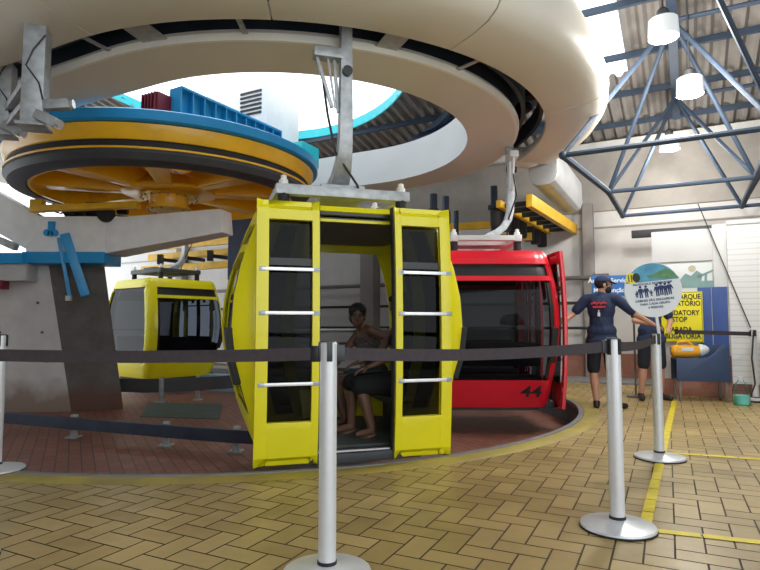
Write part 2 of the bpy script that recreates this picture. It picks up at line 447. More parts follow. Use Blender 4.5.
# pipe rails along the wall
lab = ['grey-brown pipe rail highest on the white wall', 'black pipe rail second from the top on the white wall', 'black pipe rail third from the top on the white wall', 'grey pipe rail lowest on the white wall']
for k, (z, m, r) in enumerate(((2.0, 'pipe', .045), (1.5, 'pipe_dark', .032), (1.0, 'pipe_dark', .03), (.62, 'pipe', .03))):
    b = MB(); b.tube([(-7, 0, 0), (3.5, 0, 0)], r, 10)
    for x in (-6, -4.4, -2.8, -1.2, .4, 1.4, 2.6):
        b.box((x, .05, 0), (.05, .14, .05))
    if k == 0: b.box((3.38, 0, 0), (.3, .12, .13))
    o = b.build('wall_rail', M[m], loc=W(0, WT-.12-.1, z), rotz=ROTS)
    tag(o, lab[k], 'rail', 'pipe rails along the white wall')

# ------------------------------------------------------------------ roof: corrugated sheets with openings
def roof_z(t): return 4.72+.19*(WT-t)
HOLE = (-1.9, .2); HR = 3.35
def build_roof():
    b = MB()
    s = -9.0; pitch = .21; prof = ((0, 0), (.05, .07), (.105, .07), (.155, 0))
    xs = []
    while s < 9.5:
        for dx, dz in prof: xs.append((s+dx, dz))
        s += pitch
    t0, t1 = WT+.4, -13.0
    SKA, SKB, SKT = 3.3, 4.12, 3.45     # skylight strip: s range, nearer than t
    def spans(s):
        d = s-HOLE[0]; out = [(t0, t1)]
        if abs(d) < HR:
            h = math.sqrt(HR*HR-d*d); out = [(t0, HOLE[1]+h), (HOLE[1]-h, t1)]
        if SKA < s < SKB:
            out = [(t0, SKT), (-1.5, t1)] if abs(d) >= HR else out
        return out
    for (s0, z0), (s1, z1) in zip(xs[:-1], xs[1:]):
        for a, c in spans((s0+s1)/2):
            b.add([W(s0, a, roof_z(a)+z0), W(s1, a, roof_z(a)+z1), W(s1, c, roof_z(c)+z1), W(s0, c, roof_z(c)+z0)], [(0,1,2,3)])
    o = b.build('ceiling', M['roof'], fixn=False, smooth=20); struct(o)
    # turquoise upstand round the roof opening
    u = MB(); n = 72
    rings = []
    for r, z in ((HR, -.02), (HR, .16), (HR+.03, .16), (HR+.03, -.02)):
        ring = []
        for k in range(n):
            a = 2*PI*k/n; s, t = HOLE[0]+r*math.cos(a), HOLE[1]+r*math.sin(a)
            ring.append(W(s, t, roof_z(t)+z))
        rings.append(ring)
    rings.append(rings[0])
    u.loft(rings, True, False)
    struct(u.build('trim_5', M['cyan']))
build_roof()
# purlins under the sheets and the white eave beam
pu = MB()
for t in (4.9, 3.9, 2.85, 1.7, .6, -.5, -1.7, -3.0):
    for (a, c) in ((2.6, 9.4),):
        pu.bar(W(a, t, roof_z(t)-.05), W(c, t, roof_z(t)-.05), .06, .09)
for t in (3.6, 4.5):
    pu.bar(W(-8, t, roof_z(t)-.05), W(2.6, t, roof_z(t)-.05), .06, .09)
struct(pu.build('roof_purlins', M['truss']))
ev = MB(); ev.bar(W(-8, WT-.22, 4.62), W(9.4, WT-.22, 4.62), .16, .14)
struct(ev.build('eave_beam', M['eave']))

# space frame of tubes
sf = thing('roof_space_frame', 'blue-grey tubular space frame carrying the corrugated roof on the right', 'roof truss')
SL = [1.95, 3.85, 5.75, 7.65]; TL = [-4.0, -1.8, .5, 2.8, 5.0]
SU = [2.9, 4.8, 6.7]; TU = [-2.9, -.65, 1.65, 3.9]
ZL, ZU = 3.1, 4.72
def zu(t): return min(roof_z(t)-.22, 4.8+.1*(3.9-t))
def strut(a, b, r, nm='strut'):
    m = MB(); m.tube([a, b], r, 8); return m.build(nm, M['truss'], sf)
lower = {(i, j): W(s-(.26 if (i, j) == (1, 2) else 0), t, ZL) for i, s in enumerate(SL) for j, t in enumerate(TL)}
upper = {(i, j): W(s, t, zu(t)) for i, s in enumerate(SU) for j, t in enumerate(TU)}
def vis(p): return not ((p-V((CX, CY, 0))).to_2d().length < 4.45 and p.z < 4.95)
for (i, j), p in lower.items():
    if (i+1, j) in lower and i >= 1 and j >= 2: strut(p, lower[i+1, j], .033, 'chord')
    if (i, j+1) in lower and i >= 1 and j >= 2: strut(p, lower[i, j+1], .045, 'chord')
for (i, j), p in upper.items():
    if (i+1, j) in upper and i >= 1: strut(p, upper[i+1, j], .033, 'chord')
    for (a, c) in ((i, j), (i+1, j), (i, j+1), (i+1, j+1)):
        if (a, c) in lower and a >= 1 and i >= 1 and j >= 1 and c >= 2 and (i, j, a) != (1, 1, 1): strut(p, lower[a, c], .03)
for i, s in enumerate(SU):
    if i < 1: continue
    m = MB(); m.bar(W(s, 5.0, zu(3.9)+.05), W(s, -5.0, zu(-5)+.05), .12, .14)
    m.build('rafter', M['truss'], sf)
nb = MB()
for (i, j), p in list(lower.items())+list(upper.items()):
    if i >= 1 and (p.z > 4 or j >= 2): nb.sphere(p, .052, n=10, m=6)
nb.build('node', M['truss'], sf)
# short trusses seen through the station opening
tr = thing('roof_truss', 'grey steel truss under the roof seen through the ring opening', 'roof truss')
for a, c in (((.9, 3.4), (3.4, 3.4)), ((.9, 3.4), (2.2, 2.2)), ((2.2, 2.2), (3.4, 3.4)), ((1.0, 2.2), (3.3, 2.2)), ((-1.5, 4.4), (3.4, 4.4)), ((-.4, 4.4), (.9, 3.4))):
    m = MB(); m.bar(W(*a, roof_z(a[1])-.2), W(*c, roof_z(c[1])-.2), .07, .12)
    m.build('truss_member', M['truss'], tr)

# ------------------------------------------------------------------ lamps
lamplab = ['bright high-bay lamp nearest the skylight, highest of the three hanging lamps', 'white prismatic high-bay lamp second of the three down the truss', 'white prismatic high-bay lamp hanging lowest, nearest the back wall']
for k, (x, y, z) in enumerate(((3.16, 6.2, 4.36), (3.93, 7.1, 4.08), (4.85, 9.45, 4.1))):
    t = thing('ceiling_lamp', lamplab[k], 'ceiling lamp', (x, y, z), 0, 'high-bay lamps under the right roof')
    zt = roof_z(ST(x, y)[1])-z
    m = MB(); m.tube([(0, 0, .14), (0, 0, zt)], .012, 8); m.lathe([(.06, .12), (.065, .2), (.03, .24)], n=16); m.build('stem', M['dark_grey'], t)
    m = MB(); m.lathe([(.155, -.11), (.16, -.08), (.15, .10), (.08, .13), (.075, .12), (.14, .095), (.15, -.08), (.148, -.105)], n=32, closed=True); m.build('shade', M['lamp_glass'], t)
    m = MB(); m.lathe([(.0, -.125), (.08, -.12), (.14, -.105), (.14, -.09), (.0, -.09)], n=24); m.build('diffuser', M['lamp_lit'], t)
    L = bpy.data.lights.new('lamp_light', 'POINT'); L.energy = 110 if k else 150; L.color = (1, .97, .9); L.shadow_soft_size = .14
    lo = bpy.data.objects.new('lamp_light', L); col.objects.link(lo); lo.location = (0, 0, -.30); lo.parent = t

# ------------------------------------------------------------------ canopy rings
def upath(r, z, phi0=-90, phi1=90, s_near=None, s_far=None, n=48):
    pts = []
    if s_near is not None:
        for i in range(6): pts.append(W(s_near*(1-i/6), -r, z))
    for i in range(n+1):
        a = R(phi0+(phi1-phi0)*i/n); pts.append(W(r*math.cos(a), r*math.sin(a), z))
    if s_far is not None:
        for i in range(1, 7): pts.append(W(s_far*i/6, r, z))
    return pts
ZR = 3.6; RI0, RI1, RO0 = 2.42, 3.08, 3.42
inner = thing('inner_canopy', 'cream inner canopy ring with white fascia hanging above the yellow wheel', 'canopy')
m = MB(); m.loft([upath(r, z, -90, 90, -7, -7) for r, z in ((RI0, ZR), (RI1-.03, ZR), (RI1-.03, ZR+.02), (RI0, ZR+.02), (RI0, ZR))], False); m.build('soffit', M['cream'], inner, fixn=False)
m = MB(); m.loft([upath(r, z, -90, 90, -7, -7) for r, z in ((RI1-.03, ZR-.004), (RI1+.005, ZR-.004), (RI1+.02, ZR+.06), (RI1, ZR+.10), (RI1-.03, ZR-.004))], False); m.build('rim', M['cream_rim'], inner, fixn=False)
m = MB(); m.loft([upath(r, z, -90, 90, -7, -7) for r, z in ((RI0, ZR+.0), (RI0-.005, ZR+.62), (RI0+.02, ZR+.62), (RI0+.02, ZR))], False); m.build('fascia', M['white_panel'], inner, fixn=False)
# outer cover in separate panels
outer = thing('outer_canopy', 'bulging cream outer canopy of curved panels around the cabin track', 'canopy')
prof = ((3.46, 3.74), (3.42, 3.65), (3.43, 3.60), (3.50, 3.575), (3.78, 3.58), (3.97, 3.61), (4.09, 3.67), (4.15, 3.76), (4.16, 3.88), (4.10, 4.10), (3.97, 4.40), (3.81, 4.70), (3.62, 4.96), (3.3, 5.12))
seams = [('L', -7.0), ('L', -1.45), ('A', -84), ('A', -57), ('A', -30), ('A', 4), ('A', 41)]
def pp(q, r, z):
    return W(q[1], -r, z) if q[0] == 'L' else W(r*math.cos(R(q[1])), r*math.sin(R(q[1])), z)
for (qa, qb) in zip(seams[:-1], seams[1:]):
    secs = []
    if qa[0] == 'L' and qb[0] == 'L': secs = [('L', qa[1]+(qb[1]-qa[1])*i/6) for i in range(7)]; secs[0] = ('L', qa[1]+.006); secs[-1] = ('L', qb[1]-.006)
    elif qa[0] == 'L': secs = [('L', qa[1]*(1-i/4)) for i in range(4)]+[('A', -90+(qb[1]+90)*i/3) for i in range(4)]; secs[0] = ('L', qa[1]+.006); secs[-1] = ('A', qb[1]-.12)
    else:
        n = 12; secs = [('A', qa[1]+(qb[1]-qa[1])*i/n) for i in range(n+1)]; secs[0] = ('A', qa[1]+.12); secs[-1] = ('A', qb[1]-.12)
    m = MB(); m.loft([[pp(q, r, z) for q in secs] for r, z in prof], False)
    m.build('cover_panel', M['cream'], outer, solid=.02, smooth=50)
# inside of the slot: dark rails and ceiling
tk = thing('track_housing', 'dark steel cabin track hidden in the slot between the canopy rings', 'track')
m = MB(); m.loft([upath(r, z, -90, 75, -7) for r, z in ((RI0+.05, 4.28), (3.5, 4.28), (3.5, 4.34), (RI0+.05, 4.34))], False); m.build('track_ceiling', M['slate_panel'], tk, fixn=False)
m = MB()
for r in (3.13, 3.36):
    m.loft([upath(rr, z, -90, 75, -7) for rr, z in ((r, 3.82), (r+.05, 3.82), (r+.05, 4.05), (r, 4.05), (r, 3.82))], False)
m.build('running_rail', M['dark_steel'], tk, fixn=False)
m = MB(); m.loft([upath(rr, z, -90, 75, -7) for rr, z in ((RI1-.06, ZR+.08), (RI1-.06, 4.28))], False); m.build('track_side', M['dark_steel'], tk, fixn=False, solid=.01)
tyre_n = 0
for i in range(22):
    a = -95+i*8.2
    if i in (): continue
    if a < -90: continue
    m = MB(); p = W(3.26*math.cos(R(a)), 3.26*math.sin(R(a)), 4.17); m.lathe([(.02, -.05), (.1, -.05), (.12, -.02), (.12, .02), (.1, .05), (.02, .05)], p, 18)
    m.build('drive_tyre', M['black_rubber'], tk)
# straps crossing the slot
sm = thing('slot_straps', 'row of pale metal straps bridging the dark slot between canopy rings', 'bracket')
for q, w in ((('L', -1.5), .03), (('L', -.85), .10), (('A', -88), .05), (('A', -78), .26), (('A', -62), .05), (('A', -38), .22), (('A', -22), .05)):
    p0, p1 = pp(q, RI1-.01, ZR+.05), pp(q, RO0+.06, ZR+.05)
    m = MB(); m.bar(p0, p1, w, .012); m.build('strap', M['galv'], sm, bevel=.002)

# grey sheet metal trough at the end of the outer canopy
tg = thing('track_trough', 'pale grey sheet-metal trough beyond the end of the outer canopy', 'trough')
p0, p1 = V((2.62, 9.1, 3.56)), V((3.72, 11.1, 3.50)); d = (p1-p0).normalized(); x = d.cross(V((0,0,1))).normalized()
sec = ((-.22, .30), (-.23, -.08), (-.19, -.20), (-.10, -.25), (.10, -.25), (.19, -.20), (.23, -.08), (.22, .30))
m = MB(); m.loft([[p+x*a+V((0,0,b)) for a, b in sec] for p in (p0, p0+d*.05, p1-d*.05, p1)], True); m.build('trough_shell', M['trough'], tg, bevel=.01)
m = MB(); m.sphere(pp(('A', 42), 3.62, 3.70), (.26, .26, .16)); m.build('end_cap', M['cream'], outer)

# ------------------------------------------------------------------ galvanised hanger posts on the left
def hanger_post(x, y, z0, z1, w, label, rz):
    t = thing('steel_post', label, 'post', (x, y, z0), rz)
    m = MB(); m.box((0, 0, (z1-z0)/2), (w, w, z1-z0)); m.build('post', M['galv'], t, bevel=.006)
    m = MB(); m.box((0, 0, -.012), (w*1.35, w*1.35, .03)); m.build('base_plate', M['galv'], t, bevel=.004)
    for (a, b) in (((w*.5, -.05, .16), (w*.5+.20, -.08, .18)), ((w*.3, -.12, .06), (w*.3+.17, -.16, -.02))):
        m = MB(); m.bar(a, b, .08, .08); m.build('bracket', M['galv'], t, bevel=.006)
        m = MB(); q = V(b)-V(a); q.normalize(); m.lathe([(.0, 0), (.04, 0), (.04, .035), (.0, .035)], b, 8, axis=q); m.build('bolt', M['alu'], t)
    m = MB(); m.tube([(w*.52, -.10, .75), (.0, -w*.56, .62), (-.05, -w*.56, .48), (w*.3, -w*.56, .34), (w*.5, -w*.54, .2)], .007, 6); m.build('cable', M['wire'], t)
    return t
hanger_post(-2.92, 4.75, 2.74, 3.60, .17, 'galvanised square post with a black cable hanging from the canopy before the wheel', R(14))
hanger_post(-3.75, 5.6, 2.95, 3.66, .16, 'galvanised post at the picture edge beside the cabled post', R(14))
m = MB(); m.bar((-3.7, 5.6, 3.2), (-3.0, 4.85, 3.24), .09, .07); m.bar((-3.7, 5.6, 3.02), (-3.0, 4.85, 3.03), .09, .06)
tag(m.build('cross_brace', M['galv'], bevel=.004), 'pair of steel braces between the two galvanised posts', 'brace')

# ------------------------------------------------------------------ bullwheel
BW = (-3.20, 8.62, 0)
bw = thing('bullwheel', 'large yellow bullwheel with a blue top ring under the canopy', 'wheel', BW)
n = 96
m = MB(); m.lathe([(2.20, 3.40), (2.235, 3.42), (2.235, 3.53), (2.20, 3.55), (1.9, 3.55), (1.9, 3.40)], n=n, closed=True); m.build('guard_ring', M['blue'], bw)
m = MB(); m.lathe([(2.17, 3.39), (2.15, 3.30), (2.11, 3.22), (2.06, 3.20), (2.06, 3.39)], n=n, closed=True); m.build('upper_flange', M['orange'], bw)
m = MB(); m.lathe([(2.10, 3.22), (2.085, 3.20), (2.085, 3.14), (2.10, 3.12), (1.96, 3.12), (1.96, 3.22)], n=n, closed=True); m.build('rope_groove', M['black_rubber'], bw)
m = MB(); m.lathe([(2.135, 3.125), (2.14, 3.115), (2.135, 3.10), (2.0, 3.10), (2.0, 3.125)], n=n, closed=True); m.build('flange_edge', M['orange'], bw)
m = MB(); m.lathe([(2.12, 3.10), (2.13, 3.06), (2.08, 2.985), (1.96, 2.95), (1.86, 2.955), (1.84, 3.10)], n=n, closed=True); m.build('liner', M['dark_grey'], bw)
m = MB(); m.lathe([(1.98, 3.28), (.3, 3.34), (.3, 3.37), (1.98, 3.31)], n=n, closed=True); m.build('web_plate', M['orange'], bw)
m = MB(); m.lathe([(1.845, 2.97), (1.80, 2.975), (1.80, 3.3), (1.845, 3.3)], n=n, closed=True); m.build('inner_rim', M['orange'], bw)
for k in range(8):
    a = 2*PI*k/8+.25
    m = MB(); c, s = math.cos(a), math.sin(a)
    m.bar((.35*c, .35*s, 3.16), (1.83*c, 1.83*s, 3.17), .16, .26, w2=.34, h2=.24); m.build('spoke', M['orange'], bw, bevel=.012)
m = MB(); m.lathe([(.66, 3.03), (.68, 3.04), (.68, 3.07), (.6, 3.12), (.46, 3.26), (0, 3.26), (0, 2.98), (.45, 3.0)], n=48); m.build('hub_flange', M['orange'], bw)
m = MB(); m.lathe([(.0, 2.785), (.27, 2.785), (.28, 2.80), (.28, 3.03), (0, 3.03)], n=40); hub = m.build('hub', M['orange'], bw)
m = MB(); m.lathe([(.28, 2.79), (.32, 2.795), (.32, 2.83), (.28, 2.835)], n=40, closed=True); m.build('hub_collar', M['orange'], hub)
for rr, zz, k in ((.40, 2.975, 20), (.30, 2.785, 12)):
    for i in range(k):
        a = 2*PI*i/k; m = MB(); m.lathe([(.0, -.02), (.018, -.02), (.018, .01), (0, .01)], (rr*math.cos(a), rr*math.sin(a), zz), 6); m.build('bolt', M['hub_bolt'], hub)

# ------------------------------------------------------------------ concrete pillar and white girder
pl = thing('concrete_pillar', 'leaning grey concrete pillar standing in the pit under the wheel', 'pillar', (-5.2, 9.8, PITZ))
bot = [(-7.2, 9.20), (-4.93, 9.30), (-4.24, 9.62), (-5.4, 11.0), (-7.2, 11.0)]
top = [(-7.2, 8.78), (-5.14, 8.88), (-4.36, 9.06), (-5.4, 10.2), (-7.2, 10.2)]
def lerp(a, b, f): return a+(b-a)*f
def ring(f, z): return [V((lerp(a[0], b[0], f)+5.2, lerp(a[1], b[1], f)-9.8, z-PITZ)) for a, b in zip(bot, top)]
m = MB()
rings = [ring(0, PITZ), ring(1, 1.98)]
v = rings[0]+rings[1]
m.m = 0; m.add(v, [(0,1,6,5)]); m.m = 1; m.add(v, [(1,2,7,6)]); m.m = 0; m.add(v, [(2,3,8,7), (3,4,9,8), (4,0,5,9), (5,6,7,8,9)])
m.build('shaft', [M['pillar_light'], M['pillar_shaded']], pl, fixn=False)
for i in range(2):
    for j in range(3):
        m = MB(); f = .35+.2*j; base = ring(f, lerp(PITZ, 1.98, f)); p = base[1].lerp(base[0], .12+.3*i)
        m.lathe([(0, -.02), (.022, -.02), (.022, .004), (0, .004)], p+V((0, -.004, 0)), 12, axis=(0, -1, -.2)); m.build('tie_hole', M['concrete_dark'], pl)
# ledge with a row of anchor stubs at the left of the pillar top
m = MB(); m.box((-.9, -1.10, 2.17), (1.62, .30, .26)); ldg = m.build('ledge', M['concrete'], pl, bevel=.01)
for i in range(6):
    m = MB(); m.box((-1.56+i*.22, -1.19, 1.98), (.09, .16, .13)); m.build('anchor_stub', M['maroon' if i % 2 else 'concrete_dark'], ldg, bevel=.006)
gd = thing('white_girder', 'white box girder with blue base band carrying the wheel hub', 'girder')
def gbeam(a, b, h1, h2, w1, w2):
    q = MB(); q.bar(a, b, w1, h1, w2=w2, h2=h2); return q
gbeam((-4.15, 8.86, 2.40), (-2.27, 8.45, 2.58), .54, .35, .5, .34).build('right_arm', M['white_paint'], gd, bevel=.008)
gbeam((-5.32, 8.82, 2.42), (-4.14, 8.84, 2.42), .55, .56, .5, .5).build('saddle', M['white_paint'], gd, bevel=.008)
gbeam((-5.20, 8.80, 2.42), (-6.9, 8.62, 3.42), .52, .52, .48, .48).build('left_arm', M['white_paint'], gd, bevel=.008)
m = MB(); m.bar((-5.36, 8.84, 2.07), (-4.14, 8.86, 2.07), .6, .17); m.build('base_band', M['blue'], gd, bevel=.006)
m = MB(); m.bar((-7.3, 8.60, 2.05), (-5.3, 8.62, 2.05), .3, .16); m.build('side_band', M['blue'], gd, bevel=.006)
m = MB(); m.bar((-4.70, 8.5, 2.42), (-4.42, 8.62, 1.50), .05, .13); m.build('blue_brace', M['blue'], gd, bevel=.008)
m = MB(); m.bar((-4.80, 8.52, 2.36), (-4.66, 8.62, 1.50), .03, .05); q = m.build('thin_brace', M['blue'], gd, bevel=.004)
m = MB(); m.box((-4.66, 8.60, 1.46), (.08, .05, .08)); m.build('brace_foot', M['alu'], q, bevel=.004)
m = MB()
for dx, dz, r in ((-.06, -.06, .05), (.06, -.06, .05), (0, -.07, .045)): m.lathe([(0, 0), (r, 0), (r, .03), (0, .03)], (-4.93+dx, 8.555, 2.5+dz), 14, axis=(0, -1, 0))
m.box((-4.93, 8.55, 2.54), (.10, .03, .14)); m.build('emblem', M['blue'], gd)
m = MB(); m.bar((-5.65, 8.45, 2.32), (-5.36, 8.42, 2.2), .10, .10); m.build('stub_tube', M['galv'], gd, bevel=.006)
# yellow brake frame and little machinery on the girder
bf = thing('wheel_brake', 'yellow wheel brake standing on the white girder under the wheel', 'bracket')
m = MB(); m.bar((-5.12, 8.5, 2.74), (-5.12, 8.5, 2.93), .18, .12, up=(0,1,0)); m.build('upright', M['beam_yellow'], bf, bevel=.006)
m = MB(); m.bar((-5.2, 8.5, 2.79), (-3.55, 8.35, 2.82), .14, .09); m.build('cross_beam', M['beam_yellow'], bf, bevel=.006)
dm = thing('brake_motor', 'black motor and hoses between the yellow wheel brake and the girder', 'motor')
for p, r, h in (((-4.75, 8.85, 2.83), .10, .3), ((-4.4, 8.85, 2.85), .12, .34), ((-3.98, 8.8, 2.82), .06, .16)):
    m = MB(); m.lathe([(0, -h/2), (r*.8, -h/2), (r, -h/2+.02), (r, h/2-.02), (r*.8, h/2), (0, h/2)], p, 20, axis=(1, .1, 0)); m.build('motor_body', M['black_paint'], dm)
m = MB(); m.lathe([(0.03, -.05), (.12, -.05), (.13, 0), (.12, .05), (.03, .05)], (-4.13, 8.58, 2.73), 24, axis=(0, 1, 0)); m.build('roller', M['black_rubber'], dm)
for k in range(4):
    m = MB(); x = -4.95+k*.17; m.tube([(x, 8.62, 2.9), (x+.05, 8.55, 2.76), (x+.13, 8.6, 2.74), (x+.2, 8.66, 2.86)], .014, 6); m.build('hose', M['wire'], dm)

# ------------------------------------------------------------------ drive machinery above the wheel
mg = thing('motor_girder', 'bright blue ribbed steel girder lying above the wheel', 'girder')
a, b = V((-2.75, 7.55, 4.02)), V((-1.72, 9.35, 4.02)); d = (b-a).normalized(); x = V((d.y, -d.x, 0))
m = MB(); m.bar(a, b, .05, .44); m.build('web', M['blue'], mg)
m = MB(); m.bar(a+V((0,0,.22)), b+V((0,0,.22)), .24, .03); m.bar(a-V((0,0,.22)), b-V((0,0,.22)), .24, .03); m.build('flanges', M['blue'], mg)
for i in range(11):
    p = a.lerp(b, i/10); m = MB(); m.bar(p-x*.11, p+x*.11, .02, .42); m.build('rib', M['blue'], mg)
m = MB(); m.bar(a-x*.6+V((0,0,-.3)), b-x*.6+V((0,0,-.3)), .4, .2); m.build('cross_member', M['blue'], mg, bevel=.01)
m = MB(); m.bar(V((-2.5, 8.2, 3.66)), V((-1.75, 9.5, 3.66)), .5, .18); m.build('bearing_frame', M['blue'], mg, bevel=.01)
m = MB(); m.box((-1.42, 9.75, 3.95), (.55, .5, .36), Matrix.Rotation(-TH, 3, 'Z'))
tag(m.build('gear_box', M['cyan'], bevel=.02), 'turquoise gearbox at the far end of the blue girder', 'gearbox')
rd = thing('oil_cooler', 'maroon finned cooler at the near end of the blue girder', 'cooler', (-2.98, 7.6, 3.86), -TH)
m = MB(); m.box((0, 0, .14), (.3, .34, .28)); m.build('core', M['maroon'], rd, bevel=.01)
for i in range(5):
    m = MB(); m.box((-.12+i*.06, -.18, .14), (.02, .04, .26)); m.build('fin', M['maroon'], rd)
m = MB(); m.bar((-3.3, 7.35, 3.84), (-2.6, 7.7, 3.62), .3, .05)
tag(m.build('sloping_tray', M['galv'], bevel=.006), 'grey sloping drip tray under the maroon cooler', 'tray')
mh = thing('motor_housing', 'white motor housing with black louvres above the blue girder', 'machine housing', (-2.38, 10.15, 4.15), -TH)
m = MB(); m.box((0, 0, .5), (1.6, .9, 1.0)); m.build('shell', M['housing'], mh, bevel=.03)
for i in range(6):
    m = MB(); m.bar((.22, -.455, .86-i*.075), (.68, -.455, .86-i*.075), .02, .035); m.build('louvre', M['black_paint'], mh)
for s in (-1, 1):
    m = MB(); m.box((s*.5, 0, -.07), (.2, .8, .12)); m.build('foot', M['cyan'], mh)
# black box on the far white fascia
m = MB(); m.box((0, 0, 0), (.17, .14, .36)); m.box((0, -.075, .03), (.11, .02, .03))
tag(m.build('wall_speaker', M['black_paint'], bevel=.012, loc=W(.95, 2.34, 3.86), rotz=-TH+.35), 'black box speaker mounted on the white inner fascia', 'speaker')

# ------------------------------------------------------------------ yellow conveyors with black tyres
def ladder(name, a, b, label, n, z, drop, side=1):
    t = thing(name, label, 'conveyor frame')
    a, b = V((*a, z)), V((*b, z)); d = (b-a).normalized(); x = V((d.y, -d.x, 0))*side
    m = MB(); m.bar(a, b, .10, .2); m.build('rail_beam', M['beam_yellow'], t, bevel=.006)
    m = MB(); m.bar(a+x*.5, b+x*.5, .08, .12); m.build('inner_beam', M['beam_yellow'], t, bevel=.006)
    for i in range(n):
        p = a.lerp(b, (i+.5)/n)
        m = MB(); m.bar(p+x*.02, p+x*.75-V((0,0,.0)), .08, .08); m.build('cross_arm', M['black_paint'], t, bevel=.004)
        m = MB(); m.lathe([(.0, -drop), (.085, -drop), (.10, -drop+.03), (.10, -.06), (.06, -.02), (0, 0)], p+x*.62, 16); m.build('buffer', M['black_rubber'], t)
    return t
ladder('tyre_conveyor', (2.35, 8.95), (4.02, 11.75), 'yellow conveyor frame running back beside the trough, with black buffers', 7, 3.02, .34, -1)
fb = thing('far_track_frame', 'pair of yellow track beams crossing behind the red cabin roof', 'conveyor frame')
for z, (a, b) in ((3.02, ((.2, 11.9), (2.9, 10.9))), (2.75, ((.2, 11.9), (2.9, 10.9)))):
    m = MB(); m.bar((*a, z), (*b, z), .08, .14); m.build('beam', M['beam_yellow'], fb, bevel=.006)
for px, y, z0, z1, r in ((1.0, 10.6, 2.95, 3.5, .10), (1.25, 10.8, 2.95, 3.5, .09), (2.05, 10.2, 2.3, 3.55, .09), (1.5, 11.2, 2.2, 3.3, .07)):
    m = MB(); m.lathe([(0, z0), (r*.8, z0), (r, z0+.04), (r, z0+.25), (r*.7, z0+.3), (r*.7, z1), (0, z1)], (px, y, 0), 16); m.build('damper', M['dark_steel'], fb)
lf = thing('rear_track_frame', 'yellow track beams behind the white girder above the far yellow cabin', 'conveyor frame')
for z, o, h in ((3.12, .5, .22), (2.74, 0, .16), (2.42, -.2, .16)):
    a, b = W(-7.0, 3.4+o, z), W(-1.9, 3.4+o, z)
    m = MB(); m.bar(a, b, .1, h); m.build('beam', M['beam_yellow'], lf, bevel=.006)
for i in range(6):
    p = W(-6.2+i*.8, 3.05, 2.62); m = MB(); m.bar(p, p+AT*.6, .1, .08); m.bar(p+V((0,0,-.12)), p+V((0,0,.12)), .12, .12, up=(0,1,0)); m.build('clamp', M['black_paint'], lf, bevel=.004)
m = MB(); m.box((0, 0, 0), (1.0, .12, 1.05)); 
tag(m.build('machine_panel', M['slate_panel'], bevel=.02, loc=(-2.15, 9.9, 2.36), rotz=-.2), 'slate-blue sheet panel behind the yellow cabin roof corner', 'panel')

# ------------------------------------------------------------------ guide rails in the pit
def guide(name, pts, label, h, th, zc, posts, m_rail, legh=.0):
    t = thing(name, label, 'guide rail')
    m = MB(); rings = []
    for i, p in enumerate(pts):
        p = V((*p, 0)); a = V((*pts[max(i-1, 0)], 0)); b = V((*pts[min(i+1, len(pts)-1)], 0)); d = (b-a).normalized(); x = V((d.y, -d.x, 0))
        sec = ((.03, h/2), (-.03, h/2), (-.03, h/2-.012), (.016, h/2-.02), (.016, -h/2+.02), (-.03, -h/2+.012), (-.03, -h/2), (.03, -h/2))
        rings.append([p+x*u+V((0,0,zc+w)) for u, w in sec])
    m.loft(rings, True); m.build('channel', m_rail, t)
    for x, y in posts:
        m = MB(); m.box((x, y+.07, (PITZ+zc+h/2+.03)/2), (.07, .07, zc+h/2+.03-PITZ)); m.build('leg', M['galv'], t, bevel=.004)
        m = MB(); m.box((x, y+.07, PITZ+.012), (.15, .15, .022)); m.build('foot_plate', M['galv'], t, bevel=.003)
    return t
guide('guide_rail', [(-6.2, 7.9), (-5.4, 7.72), (-4.6, 7.45), (-3.75, 7.1), (-3.0, 6.82), (-2.3, 6.55), (-1.6, 6.3), (-1.0, 6.15)], 'long blue-grey steel guide rail on posts across the front of the pit', .135, .03, -.135, [(-3.76, 7.1), (-2.44, 6.6), (-1.56, 6.28), (-5.2, 7.66)], M['dark_steel'])
guide('rear_guide_rail', [(-4.75, 10.5), (-4.2, 10.35), (-3.6, 10.5), (-3.0, 10.9), (-2.6, 11.4)], 'dark curved guide panel on posts below the far yellow cabin', .24, .03, -.02, [(-3.9, 10.3), (-3.35, 10.62)], M['dark_grey'])
m = MB(); m.box((0, 0, 0), (2.6, .3, .34)); tag(m.build('pit_ledge', M['pale_blue'], bevel=.01, loc=(-3.05, 12.1, -.15), rotz=-TH), 'pale blue painted ledge at the back of the pit', 'ledge')

